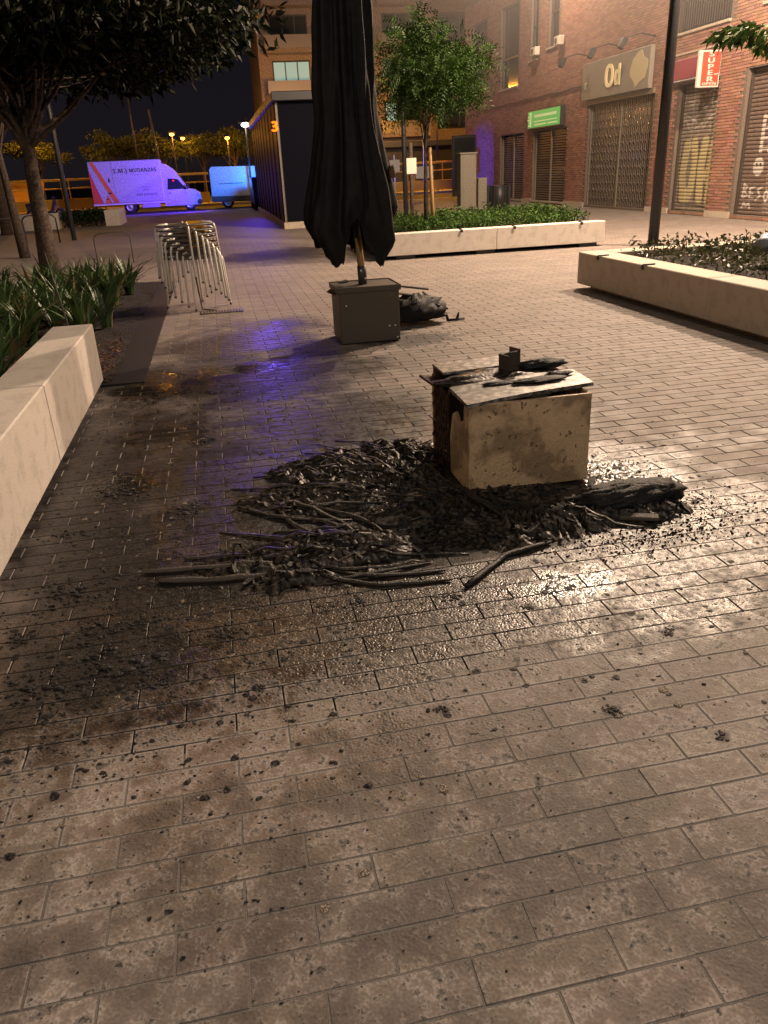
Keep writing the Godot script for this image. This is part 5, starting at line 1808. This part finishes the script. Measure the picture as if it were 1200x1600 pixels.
	for k in 9:
		arc.append(Vector3(1.55 + 0.34 * sin(k * 0.2), 2.16 + 0.03 * sin(k * 0.4), 0.004))
	tube(st, arc, 0.012, 4, false, 0.3)
	part(st, "print_arc", M.black_print, t)
	for x in [1.72, 4.70]:
		wheel(t, Vector3(x, 0.30, -0.20), 0.30)
		wheel(t, Vector3(x, 0.30, -1.70), 0.30)
	st = S(true)
	lump(st, Vector3(4.0, 1.42, -0.07), Vector3(0.05, 0.05, 0.01), 8, 0.1, 1)
	part(st, "red_marker_light", glow("red_light", Color(1.0, 0.1, 0.08), 1.5), t)
	# van
	t = thing("white_van", "white panel van parked behind the lorry, half hidden by the kiosk", "van", Vector3(0.0, 0, -43.4))
	st = S()
	prism(st, PackedVector2Array([Vector2(0.02, 0.42), Vector2(3.9, 0.30), Vector2(4.0, 0.75), Vector2(3.7, 1.0), Vector2(3.35, 1.08), Vector2(2.9, 1.62), Vector2(2.6, 1.92), Vector2(0.16, 1.98), Vector2(0.04, 1.85)]), -1.8, 0.0)
	part(st, "body", M.white_paint, t)
	st = S()
	prism(st, PackedVector2Array([Vector2(0.0, 0.32), Vector2(3.95, 0.24), Vector2(3.95, 0.52), Vector2(0.0, 0.60)]), -1.79, 0.008)
	part(st, "lower_trim", M.frame_dark, t)
	st = S()
	box(st, Vector3(1.05, 1.17, 0.008), Vector3(1.2, 0.03, 0.016))
	part(st, "door_rail", M.frame_dark, t)
	st = S()
	rbox(st, Vector3(0.03, 0.85, -0.1), Vector3(0.05, 0.4, 0.12), 0.01)
	part(st, "tail_light", M.red_print, t)
	for x in [0.80, 3.2]:
		wheel(t, Vector3(x, 0.31, -0.13), 0.31)
		wheel(t, Vector3(x, 0.31, -1.66), 0.31)
	# police car with its blue lights on, behind the kiosk
	t = thing("police_car", "dark blue police car with blue roof lights behind the kiosk end", "car", Vector3(1.9, 0, -38.5))
	st = S()
	prism(st, PackedVector2Array([Vector2(0.0, 0.28), Vector2(4.2, 0.28), Vector2(4.25, 0.65), Vector2(3.95, 0.86), Vector2(3.0, 0.92), Vector2(2.3, 1.40), Vector2(0.7, 1.42), Vector2(0.15, 0.95), Vector2(0.0, 0.8)]), -1.7, 0.0)
	var turned := Transform3D(Basis(Vector3.UP, PI / 2), Vector3(1.7, 0, 0))
	part(st, "body", mat("police_blue", lin(0.03, 0.05, 0.16), 0.3), t).transform = turned
	st = S()
	prism(st, PackedVector2Array([Vector2(0.5, 0.95), Vector2(2.85, 0.93), Vector2(2.25, 1.34), Vector2(0.75, 1.36)]), -1.708, -1.702)
	part(st, "side_window", M.glass_dark, t).transform = turned
	for x in [0.8, 3.4]:
		for zz in [-1.6, -0.1]:
			st = S(true)
			lathe(st, Vector3(x, 0.31, zz), [[0.0, 0.09], [0.28, 0.10], [0.31, 0.07], [0.31, -0.07], [0.28, -0.10], [0.0, -0.09]], 20, Basis(Vector3.RIGHT, PI / 2))
			part(st, "wheel", M.tyre, t).transform = turned
	for k in 2:
		st = S(true)
		var at := Vector3([0.17, 1.4][k], 1.53, -1.5)
		lathe(st, at, [[0.0, 0.11], [0.08, 0.09], [0.11, 0.0], [0.10, -0.10], [0.0, -0.10]], 14)
		part(st, "blue_roof_light", glow("blue_light", Color(0.12, 0.25, 1.0), 12.0) if k == 0 else M.blue_light, t)
		if k == 1:
			break
		# the turning reflectors throw beams at lorry, van and plaza; the dome glows weakly all round
		for q in 3:
			beam(t, at, [Vector3(-8.5, 1.0, -44.2), Vector3(1.0, 0.9, -43.6), Vector3(-0.6, 0.0, -8.0)][q], [Color(0.40, 0.20, 1.0), Color(0.04, 0.50, 1.0), Color(0.40, 0.24, 1.0)][q], [150.0, 26.0, 60.0][q], [37.0, 40.0, 20.0][q])
		var o2 := OmniLight3D.new()
		o2.name = "blue_beacon"
		o2.light_color = Color(0.25, 0.2, 1.0)
		o2.light_energy = 7.0
		o2.light_size = 0.09
		o2.omni_range = 80.0
		o2.omni_attenuation = 2.0
		o2.shadow_enabled = true
		t.add_child(o2)
		o2.position = at
	# a second patrol car in the street behind the parasol
	t = thing("police_car", "blue-lit police car in the street behind the scorched parasol", "car", Vector3(3.9, 0, -42.0))
	st = S()
	prism(st, PackedVector2Array([Vector2(0.0, 0.28), Vector2(4.2, 0.28), Vector2(4.25, 0.65), Vector2(3.95, 0.86), Vector2(3.0, 0.92), Vector2(2.3, 1.40), Vector2(0.7, 1.42), Vector2(0.15, 0.95), Vector2(0.0, 0.8)]), -1.7, 0.0)
	part(st, "body", M.police_blue, t)
	st = S()
	prism(st, PackedVector2Array([Vector2(0.5, 0.95), Vector2(2.85, 0.93), Vector2(2.25, 1.34), Vector2(0.75, 1.36)]), 0.002, 0.008)
	part(st, "side_window", M.glass_dark, t)
	for x in [0.8, 3.4]:
		wheel(t, Vector3(x, 0.31, -0.1), 0.31)
		wheel(t, Vector3(x, 0.31, -1.6), 0.31)
	st = S(true)
	lathe(st, Vector3(1.6, 1.53, -0.85), [[0.0, 0.11], [0.08, 0.09], [0.11, 0.0], [0.10, -0.10], [0.0, -0.10]], 14)
	part(st, "blue_roof_light", M.blue_light, t)
	beam(t, Vector3(1.6, 1.53, -0.85), Vector3(12.5, 1.0, -37.8), Color(0.16, 0.18, 1.0), 95.0, 16.0)
	beam(t, Vector3(1.6, 1.53, -0.85), Vector3(13.5, 1.2, -48.0), Color(0.16, 0.18, 1.0), 60.0, 24.0)
	# scooters parked at the kerb
	for p in [[-9.6, -40.2], [-7.6, -40.6]]:
		scooter(Vector3(p[0], 0, p[1]), ["red parked scooter near the yellow barriers", "dark parked motorcycle at the tail of the lorry"][0 if p[0] < -8.0 else 1], M.moto_red if p[0] < -8.0 else M.black_paint)

func scooter(at: Vector3, label: String, paint: Material) -> void:
	var t := thing("motor_scooter", label, "scooter", at)
	for x in [-0.6, 0.65]:
		wheel(t, Vector3(x, 0.25, 0), 0.25)
	var st := S()
	prism(st, PackedVector2Array([Vector2(-0.75, 0.45), Vector2(-0.2, 0.30), Vector2(0.35, 0.30), Vector2(0.55, 0.85), Vector2(0.45, 0.90), Vector2(0.25, 0.42), Vector2(-0.1, 0.45), Vector2(-0.15, 0.68), Vector2(-0.8, 0.68)]), -0.16, 0.16)
	part(st, "body", paint, t)
	st = S()
	rbox(st, Vector3(-0.48, 0.73, 0), Vector3(0.65, 0.10, 0.26), 0.03)
	part(st, "seat", M.black_paint, t)
	st = S(true)
	tube(st, [Vector3(0.65, 0.25, 0), Vector3(0.48, 0.98, 0)], 0.025, 6)
	tube(st, [Vector3(0.44, 1.0, -0.32), Vector3(0.48, 0.98, 0), Vector3(0.44, 1.0, 0.32)], 0.016, 6)
	part(st, "handlebar", M.dark_steel, t)

# ------------------------------------------------------------------ kiosk and far buildings
func kiosk() -> void:
	var t := thing("kiosk", "dark closed metal kiosk with ribbed side and flat roof", "kiosk", Vector3(3.4, 0, -30))
	var st := S()
	slab(st, Vector3(2.0, -0.02, -38.0), Vector3(4.9, 0.18, -24.3))
	part(st, "plinth", M.concrete, t, true)
	st = S()
	slab(st, Vector3(2.12, 0.18, -37.9), Vector3(4.8, 3.35, -24.42))
	part(st, "wall", mat("kiosk_wall", lin(0.006, 0.007, 0.013), 0.8, 0.0), t, true)
	M.kiosk_wall.metallic_specular = 0.15
	st = S()
	rbox(st, Vector3(3.45, 3.47, -31.15), Vector3(3.0, 0.24, 13.9), 0.02)
	part(st, "roof", M.black_paint, t, true)
	var z := -37.8
	var k := 0
	while z < -24.4:
		st = S()
		box(st, Vector3(2.085, 1.765, z), Vector3(0.07 if k % 4 else 0.11, 3.16, 0.06))
		part(st, "rib", M.grille if k % 4 else M.dark_steel, t, true)
		z += 0.36
		k += 1
	for zz in [-36.0, -33.4, -30.8, -28.2, -25.6]:
		st = S()
		slab(st, Vector3(2.10, 0.5, zz - 0.75), Vector3(2.115, 2.9, zz + 0.75))
		part(st, "pane", M.glass_dark, t, true)
	# lit orange sign on the front corner
	var o := thing("kiosk_sign", "small glowing orange numeral sign on the kiosk corner", "sign", Vector3(2.0, 2.72, -24.55))
	text("3", 0.26, 0.05, glow("orange_sign", Color(1.0, 0.5, 0.1), 1.6), o, Transform3D(Basis(Vector3.UP, -0.5), Vector3(1.98, 2.72, -24.3)), "numeral")

func far_buildings() -> void:
	var t := thing("apartment_building", "beige apartment block with balconies and lit windows across the street", "building", Vector3(12, 0, -64))
	var st := S()
	slab(st, Vector3(4.3, 3.2, -72), Vector3(24.0, 19.0, -61.2))
	part(st, "wall", M.render_beige, t, true)
	st = S()
	slab(st, Vector3(4.8, 0.0, -72), Vector3(24.0, 3.2, -61.6))
	part(st, "ground_floor", mat("shopfront", lin(0.05, 0.055, 0.07), 0.4), t, true)
	st = S()
	slab(st, Vector3(5.0, 2.9, -61.6), Vector3(23.5, 3.25, -60.4))
	part(st, "canopy", mat("blue_canopy", lin(0.06, 0.08, 0.13), 0.4), t, true)
	var bal := glow("lit_pane", lin(0.35, 0.62, 0.60), 0.4)
	for f in 5:
		var y := 4.0 + f * 2.7
		for c in 5:
			var x := 5.2 + c * 3.9
			# window: frame, two panes
			st = S()
			slab(st, Vector3(x, y, -61.25), Vector3(x + 2.6, y + 1.9, -61.15))
			var w := part(st, "window", M.frame_dark, t, true)
			for q in 3:
				st = S()
				slab(st, Vector3(x + 0.08 + q * 0.84, y + 0.1, -61.145), Vector3(x + 0.84 + q * 0.84, y + 1.8, -61.14))
				var lit := (f == 1 and c == 0) or (f == 0 and c == 2 and q == 0)
				part(st, "pane", bal if lit else M.glass_dark, w, true)
			if c % 2 == 0:
				st = S()
				slab(st, Vector3(x - 0.5, y - 0.45, -61.14), Vector3(x + 3.1, y - 0.2, -60.0))
				var b := part(st, "balcony", M.render_beige, t, true)
				st = S()
				slab(st, Vector3(x - 0.5, y - 0.19, -60.06), Vector3(x + 3.1, y + 0.6, -60.02))
				part(st, "balustrade", mat("balustrade", lin(0.30, 0.28, 0.25), 0.3) if not M.has("balustrade") else M.balustrade, b, true)
	# yellow works barriers along the far side of the street
	for k in 14:
		var x := -30.0 + k * 4.0
		var b := thing("works_barrier", "yellow works barrier with two rails across the street", "barrier", Vector3(x, 0.1, -49.6), "yellow works barriers across the street")
		for yy in [1.62, 1.18]:
			st = S()
			rbox(st, Vector3(0, yy, 0), Vector3(3.9, 0.12 if yy > 1.3 else 0.07, 0.06), 0.01)
			part(st, "rail", M.yellow_paint, b)
		for px in [-1.8, 0.0, 1.8]:
			st = S()
			box(st, Vector3(px, 0.8, -0.035), Vector3(0.06, 1.6, 0.05))
			part(st, "post", M.yellow_paint, b)
		st = S()
		rbox(st, Vector3(0, 0.36, -0.02), Vector3(3.8, 0.55, 0.03), 0.005)
		part(st, "board", M.yellow_paint, b)
	# excavator-yellow containers and crates behind the barrier at left
	for p in [[-13.6, 1.3], [-10.9, 1.7], [-16.5, 1.5]]:
		var c := thing("site_skip", "yellow builders' skip standing behind the works barriers", "skip", Vector3(p[0], 0.1, -52.0), "skips behind the barriers")
		st = S()
		prism(st, PackedVector2Array([Vector2(-0.9, 0.0), Vector2(0.9, 0.0), Vector2(1.3, p[1]), Vector2(-1.3, p[1])]), -0.8, 0.8)
		part(st, "tub", M.yellow_paint, c)
		st = S()
		rbox(st, Vector3(0, p[1], 0), Vector3(2.7, 0.08, 1.7), 0.02)
		part(st, "rim", M.dark_steel, c)

# ------------------------------------------------------------------ street furniture
func furniture() -> void:
	# bicycle hoops
	for p in [[-5.3, -22.6, 0.75], [-4.75, -24.2, 0.75], [-2.0, -16.6, 0.6]]:
		var t := thing("bicycle_hoop", ["bent steel bicycle hoop standing between the two dark tree trunks", "bent steel bicycle hoop standing on open paving right of the trees"][1 if p[0] > -3.0 else 0], "bicycle stand", Vector3(p[0], 0, p[1]), "bicycle hoops")
		var st := S(true)
		tube(st, [Vector3(-0.4, 0, 0.2), Vector3(-0.4, 0.65, 0.2), Vector3(-0.34, 0.73, 0.17), Vector3(-0.26, 0.76, 0.13), Vector3(0.26, 0.76, -0.13), Vector3(0.34, 0.73, -0.17), Vector3(0.4, 0.65, -0.2), Vector3(0.4, 0, -0.2)], 0.022 if p[2] > 0.7 else 0.010, 8)
		var hp := part(st, "hoop", M.dark_steel, t)
		hp.scale = Vector3(p[2] / 0.75, p[2] / 0.75, p[2] / 0.75)
	# dark post
	var t := thing("dark_post", "slim dark post with a bracket in front of the lorry", "post", Vector3(-4.07, 0, -25.1))
	var st := S(true)
	tube(st, [Vector3.ZERO, Vector3(0, 5.6, 0)], [0.07, 0.055], 10)
	part(st, "pole", M.black_paint, t)
	st = S(true)
	tube(st, [Vector3(0, 5.5, 0), Vector3(0.3, 5.6, 0)], 0.03, 6)
	part(st, "bracket", M.black_paint, t)
	t = thing("dark_post", "slim dark post behind the planter hedge beside the parasol", "post", Vector3(6.0, 0, -25.6))
	st = S(true)
	tube(st, [Vector3.ZERO, Vector3(0, 4.6, 0)], [0.08, 0.06], 10)
	part(st, "pole", M.black_paint, t)
	st = S()
	rbox(st, Vector3(0.25, 4.55, 0), Vector3(0.6, 0.08, 0.16), 0.02)
	part(st, "head", M.black_paint, t)
	t = thing("flag_pole", "thin pale pole rising behind the lorry roof", "pole", Vector3(-2.75, 0.1, -49.2))
	st = S(true)
	tube(st, [Vector3(0.25, 0, 0), Vector3(-0.05, 4.95, 0)], [0.06, 0.05], 8)
	part(st, "pole", M.ash_wood, t)
	# tree stake and tie
	t = thing("tree_stake", "orange-lit wooden stake tied to the young tree", "stake", Vector3(4.12, 0.28, -15.35))
	st = S(true)
	tube(st, [Vector3(0.02, 0, 0.0), Vector3(-0.03, 1.55, -0.02)], [0.036, 0.034], 8)
	part(st, "post", M.pine, t)
	st = S()
	rbox(st, Vector3(-0.02, 1.35, -0.12), Vector3(0.05, 0.07, 0.24), 0.01)
	part(st, "tie", M.black_paint, t)
	t = thing("tree_stake", "dark wooden stake with a pale notice behind the young tree", "stake", Vector3(4.7, 0.28, -19.4))
	st = S(true)
	tube(st, [Vector3.ZERO, Vector3(0, 1.75, 0)], 0.045, 8)
	part(st, "post", M.bark, t)
	st = S()
	rbox(st, Vector3(0.0, 1.25, 0.05), Vector3(0.24, 0.34, 0.012), 0.003)
	part(st, "notice", M.off_white, t)
	# cabinets and bin
	t = thing("utility_cabinet", "tall beige utility cabinet behind the far end of the hedge", "cabinet", Vector3(7.95, 0, -25.4))
	st = S()
	rbox(st, Vector3(0, 0.9, 0), Vector3(0.52, 1.8, 0.4), 0.015)
	part(st, "case", M.cabinet, t)
	st = S()
	rbox(st, Vector3(0, 1.82, 0), Vector3(0.58, 0.05, 0.46), 0.01)
	part(st, "cap", M.cabinet, t)
	st = S()
	rbox(st, Vector3(0.02, 0.9, 0.203), Vector3(0.40, 1.6, 0.008), 0.003)
	part(st, "door", M.cabinet, t)
	t = thing("utility_cabinet", "narrow beige cabinet between the tall cabinet and the litter bin", "cabinet", Vector3(8.42, 0, -25.4))
	st = S()
	rbox(st, Vector3(0, 0.55, 0), Vector3(0.3, 1.1, 0.36), 0.015)
	part(st, "case", M.cabinet, t)
	st = S()
	rbox(st, Vector3(0.0, 0.55, 0.183), Vector3(0.22, 0.95, 0.008), 0.003)
	part(st, "door", M.cabinet, t)
	t = thing("litter_bin", "round dark metal litter bin at the end of the hedge", "bin", Vector3(8.95, 0, -25.2))
	st = S(true)
	lathe(st, Vector3.ZERO, [[0.0, 0.1], [0.30, 0.1], [0.32, 0.85], [0.30, 0.86], [0.28, 0.3], [0.0, 0.3]], 20)
	part(st, "drum", M.dark_steel, t)
	st = S()
	for sg in [-1.0, 1.0]:
		box(st, Vector3(0.35 * sg, 0.45, 0), Vector3(0.05, 0.9, 0.05))
	part(st, "stand", M.dark_steel, t)
	st = S()
	for k in 16:
		var a := TAU * k / 16.0
		box(st, Vector3(cos(a) * 0.325, 0.48, sin(a) * 0.325), Vector3(0.02, 0.7, 0.02))
	part(st, "ribs", M.dark_steel, t)
	# glazed bus-shelter-like panel and signs by the crossing
	t = thing("advert_panel", "blue-lit glass street panel beside the brick corner", "panel", Vector3(11.3, 0, -36.5))
	st = S()
	rbox(st, Vector3(0, 1.45, 0), Vector3(1.1, 2.5, 0.14), 0.03)
	part(st, "case", M.dark_steel, t)
	st = S()
	box(st, Vector3(0, 1.5, 0.076), Vector3(0.95, 2.2, 0.008))
	part(st, "pane", M.glass_dark, t)
	for p in [[9.0, -40.6, 1.6, 0.5], [10.4, -40.2, 1.25, 0.9]]:
		var s := thing("street_sign", ["small square street sign on a pole by the crossing", "wide pale street sign board by the crossing"][0 if p[3] < 0.6 else 1], "sign", Vector3(p[0], 0, p[1]))
		st = S(true)
		tube(st, [Vector3.ZERO, Vector3(0, 3.0 if p[3] > 0.6 else 2.1, 0)], 0.035, 8)
		part(st, "pole", M.aluminium, s)
		st = S()
		rbox(st, Vector3(0, p[2], 0.05), Vector3(p[3], 0.55, 0.02), 0.004)
		part(st, "board", M.white_paint, s)

func _ready() -> void:
	rng.seed = 20240611
	cam = Camera3D.new()
	cam.name = "camera"
	add_child(cam)
	var pitch := deg_to_rad(24.02)
	var yaw := deg_to_rad(10.64)
	var roll := deg_to_rad(-2.8)
	var fwd := Vector3(sin(yaw) * cos(pitch), -sin(pitch), -cos(yaw) * cos(pitch))
	var right0 := Vector3(cos(yaw), 0, sin(yaw))
	var up0 := right0.cross(fwd)
	var right := right0 * cos(roll) + up0 * sin(roll)
	var up := up0 * cos(roll) - right0 * sin(roll)
	cam.transform = Transform3D(Basis(right, up, -fwd), Vector3(0, 1.5, 0))
	cam.fov = 67.29
	cam.near = 0.05
	cam.far = 400.0
	cam.current = true
	var we := WorldEnvironment.new()
	we.name = "environment"
	var e := Environment.new()
	e.background_mode = Environment.BG_SKY
	var sky := Sky.new()
	var sm := ProceduralSkyMaterial.new()
	sm.sky_top_color = Color(0.10, 0.11, 0.16)
	sm.sky_horizon_color = Color(0.17, 0.15, 0.17)
	sm.ground_bottom_color = Color(0.08, 0.08, 0.08)
	sm.ground_horizon_color = Color(0.12, 0.11, 0.12)
	sky.sky_material = sm
	e.volumetric_fog_enabled = true
	e.volumetric_fog_density = 0.0
	e.sky = sky
	e.background_energy_multiplier = 0.4
	e.tonemap_mode = Environment.TONE_MAPPER_LINEAR
	e.tonemap_exposure = 1.03
	e.sdfgi_enabled = true
	e.ssao_enabled = true
	e.ssil_enabled = true
	we.environment = e
	add_child(we)
	var moon := DirectionalLight3D.new()
	moon.name = "moonlight"
	moon.light_energy = 0.004
	moon.light_color = Color(0.75, 0.82, 1.0)
	moon.light_angular_distance = 0.5
	moon.shadow_enabled = true
	moon.rotation_degrees = Vector3(-55, 30, 0)
	add_child(moon)
	materials()
	lamps()
	paving()
	brick_building()
	far_buildings()
	kiosk()
	planters()
	beds()
	trees()
	shop_signs()
	vehicles()
	furniture()
	parasol()
	stools()
	burnt_base()
	debris()
	crumbs()
	print("built in ", Time.get_ticks_msec(), " ms")
